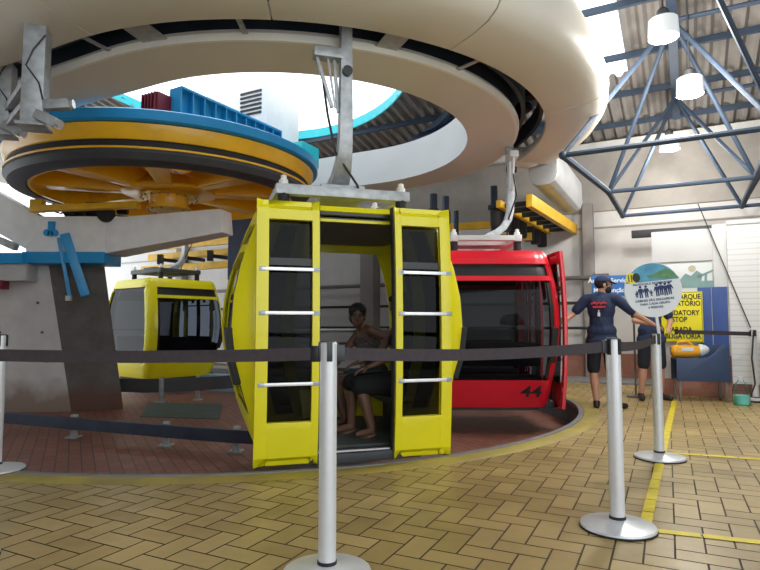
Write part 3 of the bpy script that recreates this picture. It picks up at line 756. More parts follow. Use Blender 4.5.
# ------------------------------------------------------------------ gondola cabins
PROF = [(0.0, .66, .70), (.12, .72, .74), (.30, .79, .77), (.55, .865, .80), (.80, .935, .825), (1.05, .965, .835), (1.30, .950, .835), (1.55, .90, .82), (1.75, .835, .80), (1.90, .78, .775), (1.99, .75, .76), (2.03, .71, .735)]
def prof(w):
    w = max(0, min(2.03, w))
    for (w0, a0, b0), (w1, a1, b1) in zip(PROF[:-1], PROF[1:]):
        if w <= w1:
            f = (w-w0)/(w1-w0); return a0+(a1-a0)*f, b0+(b1-b0)*f
    return PROF[-1][1:]
CR = .16
def per(q, w, off=0.0):
    # perimeter point: 0-1 front (v-), 1-2 right end (u+), 2-3 back, 3-4 left end; the last .1 of each is the round corner
    a, b = prof(w); a += off; b += off
    q = q % 4; side = int(q); f = q-side
    r = CR
    corners = [(a, -b), (a, b), (-a, b), (-a, -b)]
    starts = [(-a+r, -b), (a, -b+r), (a-r, b), (-a, b-r)]
    ends = [(a-r, -b), (a, b-r), (-a+r, b), (-a, -b+r)]
    if f <= .9:
        g = f/.9; s, e = starts[side], ends[side]
        return V((s[0]+(e[0]-s[0])*g, s[1]+(e[1]-s[1])*g, w))
    g = (f-.9)/.1*PI/2
    cx, cy = corners[side]; cx -= math.copysign(r, cx); cy -= math.copysign(r, cy)
    a0 = [-PI/2, 0, PI/2, PI][side]
    return V((cx+r*math.cos(a0+g), cy+r*math.sin(a0+g), w))
def patch(mb, q0, q1, w0, w1, off=0.0, nq=None, nw=None, fn=None):
    nq = nq or max(2, int((q1-q0)/.034)); nw = nw or max(1, int((w1-w0)/.06+.5))
    vs = []; 
    for j in range(nw+1):
        w = w0+(w1-w0)*j/nw
        for i in range(nq+1):
            q = q0+(q1-q0)*i/nq
            vs.append(per(q, w, off))
    fs = [(j*(nq+1)+i, j*(nq+1)+i+1, (j+1)*(nq+1)+i+1, (j+1)*(nq+1)+i) for j in range(nw) for i in range(nq)]
    mb.add(vs, fs)
def cabin(name, label, loc, yaw, paint, hanger, doors_open, arm_out=.46, number=None):
    t = thing(name, label, 'gondola cabin', loc, yaw, 'gondola cabins on the station track')
    P = M[paint]
    # painted body shell: skirt, posts, roof band, rounded corners
    b = MB()
    D0, D1 = .17, .73              # door opening on the front side, in q
    patch(b, D1+.0, 4+D0, .06, .40)                    # skirt around three sides
    for q0, q1 in ((.875, .965), (1.93-.055, 1.99), (2.875, 2.99), (3.935, 4.03)): patch(b, q0, q1, .40, 1.86)
    patch(b, D1, D1+.05, .40, 1.86); patch(b, D0-.05, D0, .40, 1.86)
    patch(b, D1, 4+D0, 1.86, 2.03); patch(b, D0, D1, 1.985, 2.03)
    for q0, q1 in ((.965, 1.88), (2.99, 3.94)): patch(b, q0, q1, 1.64, 1.70)
    b.build('body_shell', P, t, solid=-.028, merge=.002, smooth=40)
    for q0, q1 in ((.965, 1.88), (2.99, 3.94)):
        b = MB(); patch(b, q0, q1, 1.70, 1.86, -.012); b.build('vent_band', M['black_paint'], t, merge=.001)
    b = MB(); patch(b, .96, 1.88, .40, 1.64, -.008); b.build('end_window', M['win'], t, merge=.001)
    b = MB(); patch(b, 2.985, 3.94, .40, 1.64, -.008); b.build('end_window', M['win'], t, merge=.001)
    b = MB(); patch(b, 2-.01, 2+.88, .40, 1.86, -.008); b.build('side_window', M['win_side' if doors_open else 'win_door'], t, merge=.001)
    b = MB(); patch(b, .98-1, D0-.05, .40, 1.86, -.008); patch(b, D1+.05, .88, .40, 1.86, -.008); b.build('quarter_window', M['win'], t, merge=.001)
    # black edge rubber of the end windows
    for q in (1, 3):
        for d0 in ((.962, 1.86) if q == 1 else (2.99, 3.915)):
            b = MB(); patch(b, d0, d0+.025, .42, 1.62, .004); b.build('window_rubber', M['black_rubber'], t, merge=.001)
    # roof, floor, ceiling
    b = MB(); rings = []
    for k, (sc, w) in enumerate(((1, 2.03), (.92, 2.05), (.6, 2.07), (.02, 2.08))):
        rings.append([V((per(4*i/64, 2.03).x*sc, per(4*i/64, 2.03).y*sc, w)) for i in range(64)])
    b.loft(rings, True, False); b.build('roof', P, t)
    b = MB(); r0 = [per(4*i/64, 1.94, -.03) for i in range(64)]; r1 = [V((p.x, p.y, 1.955)) for p in r0]; b.loft([r0, r1]); b.build('ceiling_panel', M['cabin_inner'], t)
    b = MB(); r0 = [per(4*i/64, .0, -.02) for i in range(64)]; r1 = [V((p.x, p.y, .115)) for p in [per(4*i/64, .115, -.03) for i in range(64)]]; b.loft([r0, r1]); b.build('floor_pan', M['cabin_floor'], t)
    # door sill
    bb = prof(.08)[1]
    b = MB(); b.prism([(-.62, -bb+.05, .02), (-.55, -bb-.14, .02), (0, -bb-.20, .02), (.55, -bb-.14, .02), (.62, -bb+.05, .02)], (0,0,1), .075); s = b.build('door_sill', M['dark_grey'], t, bevel=.008)
    b = MB(); b.bar((-.5, -bb-.115, .1), (.5, -bb-.115, .1), .03, .012); b.build('sill_strip', M['alu'], s)
    # benches along both ends
    for sgn in (-1, 1):
        b = MB(); b.box((sgn*.60, 0, .41), (.36, 1.30, .07)); q = b.build('bench', M['dark_grey'], t, bevel=.02)
        b = MB(); b.box((sgn*.70, 0, .25), (.05, 1.2, .28)); b.build('bench_support', M['dark_grey'], q)
        b = MB(); b.box((sgn*.77, 0, .72), (.04, 1.25, .30)); b.build('bench_back', M['dark_grey'], q, bevel=.015)
    b = MB(); b.tube([(-.78, .76, 1.02), (.78, .76, 1.02)], .02, 8); b.build('hand_rail', M['alu'], t)
    # doors
    for sgn in (-1, 1):
        w0, w1 = .035, 2.035
        if doors_open: c0 = -.555 if sgn < 0 else .535; off = .115
        else: c0 = sgn*.255; off = .03
        hw = .238
        ux0, ux1 = c0-hw, c0+hw
        def dp(u, w, o=0.0): return V((u, -.775-.05*(1-((w-1.08)/1.0)**2)-off-o, w))
        fr = MB()
        def dpatch(mb, a0, a1, wa, wb, o=0.0):
            n = max(1, int((wb-wa)/.07+.5)); vs = []
            for j in range(n+1):
                w = wa+(wb-wa)*j/n; vs += [dp(a0, w, o), dp(a1, w, o)]
            mb.add(vs, [(2*j, 2*j+1, 2*j+3, 2*j+2) for j in range(n)])
        inner = .055; outerw = .09
        xa = ux0+(outerw if sgn < 0 else inner); xb = ux1-(inner if sgn < 0 else outerw)
        dpatch(fr, ux0, xa, w0, w1); dpatch(fr, xb, ux1, w0, w1)
        dpatch(fr, xa, xb, w0, .36); dpatch(fr, xa, xb, 1.88, w1)
        door = fr.build('door', P, t, solid=-.04, merge=.001, bevel=.004)
        g = MB(); dpatch(g, xa-.005, xb+.005, .35, 1.89, -.02); g.build('door_window', M['win_door'], door)
        for w in (.64, 1.17, 1.50):
            g = MB(); g.bar(dp(ux0+.035, w, .035), dp(ux1-.01, w, .035), .02, .026); q = g.build('grab_bar', M['alu'], door, bevel=.004)
            for e0, e1 in ((ux0+.02, ux0+.07), (ux1-.05, ux1)):
                g = MB(); g.bar(dp(e0, w, .025), dp(e1, w, .025), .04, .036); g.build('bar_end', M['galv'], q, bevel=.004)
        g = MB(); g.box(dp((xa+xb)/2, 1.56, -.005), (xb-xa, .03, .055)); g.build('window_divider', M['dark_grey'], door)
        g = MB(); p = dp((ux0+ux1)/2, .215, .008); g.box(p, (.40, .02, .17)); g.build('kick_panel', P, door, bevel=.006)
        e = ux1 if sgn < 0 else ux0
        g = MB(); n = 24; vs = []
        rings = []
        for j in range(n+1):
            w = w0+(w1-w0)*j/n; p = dp(e, w, -.02); ww = .011
            rings.append([p+V((-ww, -.025, 0)), p+V((ww, -.025, 0)), p+V((ww, .03, 0)), p+V((-ww, .03, 0))])
        g.loft(rings); g.build('door_seal', M['black_rubber'], door)
    # header bar over the door opening
    g = MB(); g.bar((-.40, -.74, 1.93), (.40, -.74, 1.93), .03, .025); g.build('door_track', P, t, bevel=.004)
    g = MB(); g.bar((-.33, -.79, 1.975), (.33, -.79, 1.975), .05, .025); g.build('door_guide', M['black_paint'], t, bevel=.004)
    # inside braces visible in the upper part of the door windows
    for sgn in (-1, 1):
        g = MB(); g.bar((sgn*.40, -.70, 1.60), (sgn*.40, -.70, 1.97), .085, .02, up=(0,1,0)); g.bar((sgn*.74, -.71, 1.42), (sgn*.55, -.71, 1.95), .10, .02, up=(0,1,0)); g.build('door_brace', P, t)
    # hanger: roof plate, knobs, gooseneck arm, grip
    H = M[hanger]
    g = MB()
    for v in (-.42, .42): g.bar((-.60, v, 2.235), (.60, v, 2.235), .10, .09)
    g.prism([(-.60, -.40, 2.20), (-.50, -.40, 2.20), (-.50, .40, 2.20), (-.60, .40, 2.20)], (0,0,1), .07); g.prism([(.50, -.40, 2.20), (.60, -.40, 2.20), (.60, .40, 2.20), (.50, .40, 2.20)], (0,0,1), .07)
    g.prism([(-.20, -.40, 2.19), (.20, -.40, 2.19), (.20, .40, 2.19), (-.20, .40, 2.19)], (0,0,1), .13)
    hp = g.build('hanger_base', H, t, bevel=.012)
    for sgn in (-1, 1):
        for v in (-.42, .42):
            g = MB(); g.lathe([(0, 2.04), (.05, 2.04), (.05, 2.20), (0, 2.20)], (sgn*.53, v, 0), 14); g.build('damper', M['black_rubber'], hp)
            g = MB(); g.lathe([(0, 2.275), (.040, 2.275), (.040, 2.315), (.026, 2.325), (.026, 2.355), (0, 2.365)], (sgn*.53, v, 0), 14); g.build('damper_knob', M['cream_rim'], hp)
    zt = 3.86-loc[2]
    path = [(0, -.05, 2.29, .24), (0, -.14, 2.34, .20), (0, -.25, 2.39, .17), (0, -.35, 2.47, .15), (0, -.42, 2.58, .13), (0, -.45, 2.70, .12), (0, -arm_out, 2.95, .115), (0, -arm_out, zt-.2, .10), (0, -arm_out, zt, .10)]
    g = MB(); rings = []
    for i, (px, py, pz, ww) in enumerate(path):
        p = V((px, py, pz)); a_ = V(path[max(i-1, 0)][:3]); b_ = V(path[min(i+1, len(path)-1)][:3]); d = (b_-a_).normalized(); x = V((1, 0, 0)); y = d.cross(x).normalized()
        rings.append([p-x*ww/2-y*.05, p+x*ww/2-y*.05, p+x*ww/2+y*.05, p-x*ww/2+y*.05])
    g.loft(rings); arm = g.build('hanger_arm', M['galv'], t, bevel=.008)
    g = MB(); g.lathe([(0, 0), (.045, 0), (.045, .14), (0, .14)], (0, -arm_out+.05, zt-.58), 16, axis=(0, -1, 0)); g.build('pivot_pin', M['black_paint'], arm)
    g = MB(); g.bar((-.06, -arm_out+.02, 2.95), (-.10, -arm_out+.02, 3.45), .03, .03); g.bar((-.16, -arm_out, 3.42), (-.09, -arm_out, 2.98), .02, .02); g.bar((-.26, -arm_out, 3.42), (-.12, -arm_out, 2.98), .035, .03); g.box((-.16, -arm_out, 3.46), (.26, .12, .09)); g.build('grip_linkage', H if hanger != 'galv' else M['galv'], arm, bevel=.006)
    g = MB(); g.box((0, -arm_out, zt+.06), (.42, .16, .16)); g.build('grip', M['black_paint'], arm, bevel=.02)
    g = MB(); g.tube([(-.20, -arm_out, 3.2), (-.17, -arm_out-.05, 2.9), (-.08, -.42, 2.6), (.12, -.42, 2.32), (.2, -.3, 2.22)], .011, 8); g.build('cable', M['wire'], arm)
    for q in (.985, 3.915):
        g = MB(); patch(g, q-.02, q+.02, .62, 1.06, .05, 4, 10); g.build('bumper', M['black_rubber'], t, solid=.05, bevel=.012)
    # number on the end panel
    if number:
        p = per(3.80, .25, .040); up = per(3.8, .38, .006)-per(3.8, .16, .006)
        mt = frame_mtx(p, (0, -1, 0), up)
        text('cabin_number', number, .21, M['black_print'], t, mt, bold=.004, sx=1.25)
    return t
F1 = cabin('gondola_cabin', 'bright yellow gondola cabin with open doors and seated passengers, nearest the barrier', (-.44, 5.40, -.02), R(17), 'yellow', 'galv', True)
F2 = cabin('gondola_cabin', 'red gondola cabin numbered 44 behind the open yellow cabin', (1.40, 8.10, -.03), R(90), 'red', 'white_panel', True, number='44')
F3 = cabin('gondola_cabin', 'yellow gondola cabin in shade behind the concrete pillar', (-4.62, 12.35, -.05), R(141), 'yellow', 'dark_grey', False)

# ------------------------------------------------------------------ barrier posts and belts
def stanchion(x, y, label, h=.985, rz=0, r=.038, sign=False):
    t = thing('barrier_post', label, 'barrier post', (x, y, 0.0), rz, 'silver barrier posts with retractable belts')
    m = MB(); m.lathe([(0, .003), (.185, .003), (.19, .012), (.186, .022), (.165, .028), (.06, .042), (.045, .05), (0, .05)], n=56); b = m.build('base', M['pole'], t)
    m = MB(); m.lathe([(0, .001), (.192, .001), (.193, .006), (.19, .010), (0, .010)], n=56); m.build('base_rubber', M['black_rubber'], b)
    m = MB(); m.lathe([(r+.004, .048), (r+.004, .062), (r, .064), (r, .05)], n=28, closed=True); m.build('collar', M['black_rubber'], t)
    m = MB(); m.lathe([(0, .05), (r, .05), (r, h-.005), (r-.004, h), (0, h)], n=32); m.build('pole', M['pole'], t)
    for k in range(4):
        a = k*PI/2+rz*0
        m = MB(); c, s = math.cos(a), math.sin(a); rot = Matrix.Rotation(a, 3, 'Z')
        m.box((c*(r-.004), s*(r-.004), h-.040), (.018, .024, .084), rot); m.build('belt_slot', M['black_paint'], t, bevel=.003)
    m = MB(); m.lathe([(0, h), (r-.003, h), (r-.006, h+.006), (0, h+.008)], n=28); m.build('cap', M['dark_grey'], t)
    return t
S1 = (-.225, 2.52); S2 = (1.245, 3.09); S3 = (2.225, 4.66); SL_ = (-2.80, 4.27); S5 = (-1.93, 2.66); SR = (5.24, 8.10)
stanchion(*S1, 'silver barrier post in the foreground before the open yellow cabin', rz=R(14))
stanchion(*S2, 'silver barrier post on a wide disc base, centre right on the tan tiles', rz=R(36))
P3 = stanchion(*S3, 'silver barrier post carrying the round printed sign', rz=R(8))
stanchion(*SL_, 'silver barrier post at the left picture edge before the pit', rz=R(10))
stanchion(*S5, 'silver barrier post at the lower left corner, only its base edge showing', rz=R(-4))
stanchion(*SR, 'silver barrier post at the right picture edge before the white shutter', rz=R(0))
def belt(a, b, label, z0=.935, z1=.935, sag=.012, w=.055, m='belt', r=.045):
    mb = MB(); a, b = V((*a, z0)), V((*b, z1)); d = (b-a); L = d.length; u = d/L; a = a+u*r; b = b-u*r
    x = V((u.y, -u.x, 0)); rings = []
    for i in range(17):
        f = i/16; p = a.lerp(b, f)+V((0, 0, -sag*4*f*(1-f)))
        tw = .03*math.sin(f*PI)
        rings.append([p+x*(-.002-tw*.1)+V((0,0,-w/2)), p+x*(.002-tw*.1)+V((0,0,-w/2)), p+x*.002+V((0,0,w/2)), p+x*-.002+V((0,0,w/2))])
    mb.loft(rings); o = mb.build('barrier_belt', M[m]); tag(o, label, 'barrier belt', 'belts between the barrier posts')
    for p, s in ((a, 1), (b, -1)):
        c = MB(); c.bar(p-u*s*.008, p+u*s*.03, .014, .07); c.build('belt_clip', M['black_paint'], o, bevel=.003)
    return o
belt(S5, S1, 'dark belt running left from the foreground post across the yellow cabin', .925, .935)
belt(S1, S2, 'dark belt stretched from foreground post to the next silver post', .935, .945, .022)
belt(S2, S3, 'dark belt from the second silver post back to the round sign post', .945, .945, .02)
belt((4.05, 7.98), SR, 'dark belt from the hands of the second staff member to the right edge post', .97, .935, .0, r=.04)

# round sign on its post
def disc(mb, c, r, y, n=48, th=.004):
    mb.prism([(c[0]+r*math.cos(2*PI*k/n), y, c[1]+r*math.sin(2*PI*k/n)) for k in range(n)], (0, -1, 0), th)
sg = bpy.data.objects.new('round_sign', None); col.objects.link(sg); sg.parent = P3; sg.location = (-.01, 0, 1.345); sg.rotation_euler = (0, R(-6), R(-8)-R(8))
SRAD = .222
m = MB(); m.prism([(SRAD*math.cos(2*PI*k/64), .006, SRAD*math.sin(2*PI*k/64)) for k in range(64)], (0, -1, 0), .012); q = m.build('sign_disc', M['sign_white'], sg)
def chordpoly(z0, z1, r=SRAD-.006, n=24):
    a0 = math.asin(max(-1, min(1, z0/r))); a1 = math.asin(max(-1, min(1, z1/r)))
    rp = [(r*math.cos(a0+(a1-a0)*i/n), r*math.sin(a0+(a1-a0)*i/n)) for i in range(n+1)]
    return rp+[(-x, z) for x, z in reversed(rp)]
m = MB(); m.prism([(x, -.007, z) for x, z in chordpoly(.07, SRAD-.0061)], (0, -1, 0), .001); m.build('picture_sky', M['sea'], sg)
hp = [(SRAD-.012, .075), (.19, .10), (.165, .135), (.12, .162), (.075, .15), (.02, .125), (-.04, .118), (-.02, .098), (.06, .085), (.12, .075)]
m = MB(); m.prism([(x, -.0085, z) for x, z in hp], (0, -1, 0), .001); m.build('picture_hill', M['hill'], sg)
m = MB(); m.prism([(-.155+.045*math.cos(2*PI*k/24), -.0095, .11+.045*math.sin(2*PI*k/24)) for k in range(24)], (0, -1, 0), .001); m.build('picture_cabin', M['sign_yellow'], sg)
m = MB()
for dx in (-.022, 0, .022): m.box((-.155+dx, -.0112, .11), (.008, .001, .06))
m.prism([(-.118+.03*math.cos(2*PI*k/20), -.0108, .112+.038*math.sin(2*PI*k/20)) for k in range(20)], (0, -1, 0), .0005); m.build('picture_windows', M['black_print'], sg)
m = MB()
def pict(mb, x, z, s):
    mb.prism([(x+.11*s*math.cos(2*PI*k/12), -.0075, z+.42*s+.11*s*math.sin(2*PI*k/12)) for k in range(12)], (0, -1, 0), .001)
    for poly in ([(-.16, .28), (.16, .28), (.13, -.1), (-.13, -.1)], [(-.13, -.08), (-.01, -.08), (-.03, -.52), (-.13, -.52)], [(.01, -.08), (.13, -.08), (.13, -.52), (.03, -.52)], [(-.16, .27), (-.29, -.06), (-.21, -.1), (-.1, .18)], [(.16, .27), (.29, -.06), (.21, -.1), (.1, .18)]):
        mb.prism([(x+a*s, -.0075, z+b*s) for a, b in poly], (0, -1, 0), .001)
for x, z, s in ((-.13, -.024, .05), (-.098, -.008, .095), (-.055, -.008, .095), (-.018, -.024, .05), (.030, -.004, .10), (.062, .002, .10), (.094, -.004, .10), (.126, .002, .10)): pict(m, x, z, s)
m.build('pictograms', M['ink'], sg)
def stext(b, z, size, bold=.0006): text('sign_text', b, size, M['ink'], sg, frame_mtx((0.0, -.0078, z), (1, 0, 0), (0, 0, 1)), bold=bold)
stext('PROTOCOLO DE EMBARQUE', .052, .023)
stext('CABINES SÃO EXCLUSIVAS', -.082, .025); stext('PARA CADA GRUPO', -.112, .025); stext('4 PESSOAS', -.142, .025)
m = MB(); m.box((0, .006, -.27), (.022, .012, .22)); m.build('sign_bracket', M['white_panel'], sg)

# ------------------------------------------------------------------ booth, signs, shutter
bo = thing('white_booth', 'white booth panels with a blue side board behind the round sign', 'booth', W(4.40, 3.30), ROTS)
def bp(x0, x1, z0, z1, m, name='panel', y=0, th=.06, bev=.006):
    b = MB(); b.box(((x0+x1)/2, y+th/2, (z0+z1)/2), (x1-x0, th, z1-z0)); return b.build(name, m, bo, bevel=bev)
bp(0.0, .82, 2.02, 2.50, M['white_panel'], 'header_panel', -.03)
bp(0.02, .80, 1.50, 2.02, M['sign_white'], 'logo_panel', 0)
bp(0.02, .60, .25, 1.50, M['white_panel'], 'lower_panel', 0.0)
bp(.60, .775, .25, 1.62, M['navy_panel'], 'blue_board', -.02); bp(.785, .98, .25, 1.62, M['navy_panel'], 'blue_board', -.05)
bp(.82, 1.0, 1.62, 2.55, M['white_panel'], 'pillar_panel', -.03)
bp(1.0, 3.6, .22, 2.55, M['shutter'], 'shutter', -.10, .05, .002)
bp(1.0, 3.6, 2.52, 2.58, M['white_panel'], 'shutter_top', -.12, .10)
bp(-.02, 3.6, 0.0, .25, M['red_dado'], 'plinth', -.0, .1, .004)
# cable car drawing on the booth
lg = bpy.data.objects.new('wall_logo', None); col.objects.link(lg); lg.parent = bo; lg.location = (.62, -.002, 1.74); 
m = MB()
for poly in ([(-.30, -.12), (-.25, .02), (-.18, .10), (-.10, .06), (-.02, .14), (.06, .08), (.02, -.12)], [(.02, -.12), (.04, -.02), (.30, -.02), (.28, -.12)], [(-.02, .05), (.30, .19), (.31, .165), (-.01, .02)], [(.08, -.02), (.09, .09), (.12, .10), (.12, -.02)], [(.20, -.02), (.21, .13), (.24, .14), (.24, -.02)]):
    m.prism([(x*.95, 0, z) for x, z in poly], (0, -1, 0), .004)
m.build('logo_hills', M['logo_green'], lg)
m = MB(); m.prism([(-.08+.05*math.cos(2*PI*k/20), .001, .17+.05*math.sin(2*PI*k/20)) for k in range(20)], (0, -1, 0), .004); m.build('logo_sun', M['logo_sand'], lg)
# yellow sign
ys = thing('yellow_sign', 'yellow notice board with black lettering on the white booth', 'sign', W(4.62, 3.24), ROTS)
m = MB(); m.box((.13, 0, 1.18), (.62, .012, .76)); m.build('sign_board', M['sign_yellow'], ys, bevel=.003)
m = MB()
for x, z, w, h in ((.13, 1.55, .60, .006), (.13, .81, .60, .006), (-.167, 1.18, .006, .74), (.427, 1.18, .006, .74)): m.box((x, -.008, z), (w, .003, h))
m.build('sign_border', M['black_print'], ys)
for k, (b, z) in enumerate((('DESEMBARQUE', 1.48), ('OBRIGATÓRIO', 1.38), ('MANDATORY', 1.24), ('STOP', 1.14), ('PARADA', .99), ('OBLIGATORIA', .89))):
    text('sign_text', b, .105, M['black_print'], ys, frame_mtx((.13, -.009, z), (1, 0, 0), (0, 0, 1)), bold=.003, sx=.80)
# hanging blue direction sign
bs = thing('direction_sign', 'small blue direction sign with white lettering beside the capped staff member', 'sign', (3.42, 8.62, 1.56), R(-10))
m = MB(); m.box((.10, 0, .09), (.66, .014, .31)); m.build('sign_board', M['sign_blue'], bs, bevel=.004)
m = MB(); m.tube([(.36, .02, -.06), (.36, .02, -1.555)], .014, 8); m.lathe([(0, -1.555), (.13, -1.555), (.13, -1.54), (0, -1.53)], (.36, .02, 0), 24); m.build('stand', M['pipe'], bs)
for b, z in (('Área de Serviço', .165), ('Manutenção', .02)):
    text('sign_text', b, .092, M['white_print'], bs, frame_mtx((.02, -.010, z), (1, 0, 0), (0, 0, 1)), bold=.002)

# blue stand with a saddle top, jug, bottle
dk = thing('blue_stand', 'navy blue plywood stand with a curved top on short legs before the booth', 'stand', (4.50, 8.16, 0), R(-14))
prof_d = [(-.33, .28), (.33, .28), (.34, .78), (.29, .80), (.22, .77), (.16, .69), (.10, .63), (.0, .60), (-.33, .60)]
for y in (-.16, .16):
    m = MB(); m.prism([(x, y, z) for x, z in prof_d], (0, 1, 0), .018); m.build('side_panel', M['desk'], dk, bevel=.003)
m = MB(); m.box((-.02, .01, .585), (.62, .32, .02)); m.build('shelf', M['desk'], dk)
for x in (-.29, .29):
    for y in (-.13, .15):
        m = MB(); m.box((x, y, .15), (.032, .03, .30)); m.build('leg', M['pipe'], dk, bevel=.003)
jg = thing('plastic_jug', 'amber yellow plastic jug lying on the blue stand', 'jug', (4.33, 8.18, .69), R(-14))
m = MB(); m.lathe([(0, -.20), (.06, -.20), (.085, -.17), (.09, 0), (.085, .10), (.07, .16), (0, .17)], n=28, axis=(1, 0, 0)); m.build('jug_body', M['jug'], jg)
m = MB(); m.lathe([(0, .16), (.075, .16), (.085, .20), (.06, .26), (.03, .29), (0, .29)], n=24, axis=(1, 0, .1)); m.build('jug_mouth', M['sign_white'], jg)
m = MB(); m.box((.0, -.088, .03), (.16, .012, .05)); m.build('jug_label', M['sign_white'], jg, bevel=.004)
m = MB(); m.tube([(-.12, 0, .08), (-.10, 0, .13), (.02, 0, .14), (.08, 0, .09)], .015, 8); m.build('jug_handle', M['jug'], jg)
bt = thing('plastic_bottle', 'clear plastic bottle half full of turquoise liquid on the tiles', 'bottle', (4.80, 7.72, .001), 0)
m = MB(); m.lathe([(0, .002), (.085, .002), (.098, .02), (.098, .13), (0, .13)], n=28); m.build('liquid', M['cyan_liquid'], bt)
m = MB(); m.lathe([(.09, 0.0), (.103, .02), (.103, .20), (.09, .25), (.04, .31), (.03, .34)], n=28); m.build('bottle_body', M['clear'], bt)
m = MB(); m.lathe([(0, .33), (.034, .33), (.034, .37), (0, .37)], n=18); m.build('bottle_cap', M['white_panel'], bt)
# slanting wire down to the right post
m = MB(); m.tube([W(5.05, 3.2, 2.62)+V((0, 0, .25)), (5.22, 8.12, 1.02)], .008, 6)
tag(m.build('stay_wire', M['wire']), 'thin black wire slanting down to the post at the right edge', 'wire')
m = MB(); m.tube([(5.22, 8.06, .98), (5.14, 8.0, .6), (5.17, 8.0, .25), (5.05, 7.96, .02), (5.3, 7.85, .02)], .012, 6)
tag(m.build('hanging_cable', M['wire']), 'black cable dangling down the post at the right edge', 'cable')
m = MB(); m.bar(W(4.0, 4.9, 2.72), W(8.5, 4.9, 2.72), .09, .14)
tag(m.build('roller_box', M['pipe_dark'], bevel=.01), 'dark steel beam above the white booth', 'beam')

# ------------------------------------------------------------------ people
def remesh(mb, name, m, parent, vox=.008, it=3):
    me = bpy.data.meshes.new(name); me.from_pydata(mb.v, [], mb.f)
    bm = bmesh.new(); bm.from_mesh(me); bmesh.ops.recalc_face_normals(bm, faces=bm.faces); bm.to_mesh(me); bm.free()
    t = bpy.data.objects.new(name+'_tmp', me); col.objects.link(t)
    r = t.modifiers.new('r', 'REMESH'); r.mode = 'VOXEL'; r.voxel_size = vox
    s = t.modifiers.new('s', 'SMOOTH'); s.factor = .5; s.iterations = it
    bpy.context.view_layer.update()
    me2 = bpy.data.meshes.new_from_object(t.evaluated_get(bpy.context.evaluated_depsgraph_get()))
    bpy.data.objects.remove(t); bpy.data.meshes.remove(me)
    me2.name = name; me2.materials.clear(); me2.materials.append(m)
    for p in me2.polygons: p.use_smooth = True
    o = bpy.data.objects.new(name, me2); col.objects.link(o); o.parent = parent
    return o
def head_geo(mb, c, f, up=V((0,0,1)), k=1.0):
    f = V(f).normalized(); up = (V(up)-f*V(up).dot(f)).normalized(); r = f.cross(up).normalized()
    rot = Matrix((r, f, up)).transposed()
    def P(x, y, z): return V(c)+rot @ V((x*k, y*k, z*k))
    def S(p, rad): mb.sphere(P(*p), tuple(q*k for q in rad), rot)
    S((0, -.012, .030), (.074, .094, .088)); S((0, .022, -.035), (.060, .066, .078)); S((0, .05, -.082), (.034, .030, .028))
    S((0, .092, -.018), (.013, .020, .024)); S((0, .090, .0), (.009, .012, .03)); S((0, .078, -.058), (.026, .012, .008)); S((0, .077, -.070), (.024, .012, .007))
    for s in (-1, 1):
        S((s*.078, -.005, -.008), (.010, .020, .032)); S((s*.03, .075, .022), (.024, .012, .010))
    return P, rot
def hand_geo(mb, wrist, d, n, curl=.5, thumb=1, k=1.0):
    # wrist point, direction of the palm, palm normal (the side fingers curl to)
    d = V(d).normalized(); n = (V(n)-d*V(n).dot(d)).normalized(); x = d.cross(n)*thumb
    rot = Matrix((x, d, n)).transposed()
    mb.sphere(V(wrist)+d*.048*k, (.040*k, .052*k, .017*k), rot)
    for i, L in enumerate((.070, .080, .075, .058)):
        b = V(wrist)+d*.085*k+x*(.028-.019*i)*k
        p1 = b+(d*math.cos(curl*.5)+n*math.sin(curl*.5))*L*.45*k
        p2 = p1+(d*math.cos(curl*1.3)+n*math.sin(curl*1.3))*L*.33*k
        p3 = p2+(d*math.cos(curl*2)+n*math.sin(curl*2))*L*.25*k
        mb.cone(b-d*.02*k, .0095*k, p1, .009*k, 8); mb.cone(p1, .009*k, p2, .0085*k, 8); mb.cone(p2, .0085*k, p3, .0075*k, 8)
    b = V(wrist)+d*.03*k+x*.03*k; p1 = b+(d*.6+x*.7+n*.3).normalized()*.04*k; p2 = p1+(d*.8+x*.3+n*.4).normalized()*.032*k
    mb.cone(b, .013*k, p1, .0105*k, 8); mb.cone(p1, .0105*k, p2, .009*k, 8)

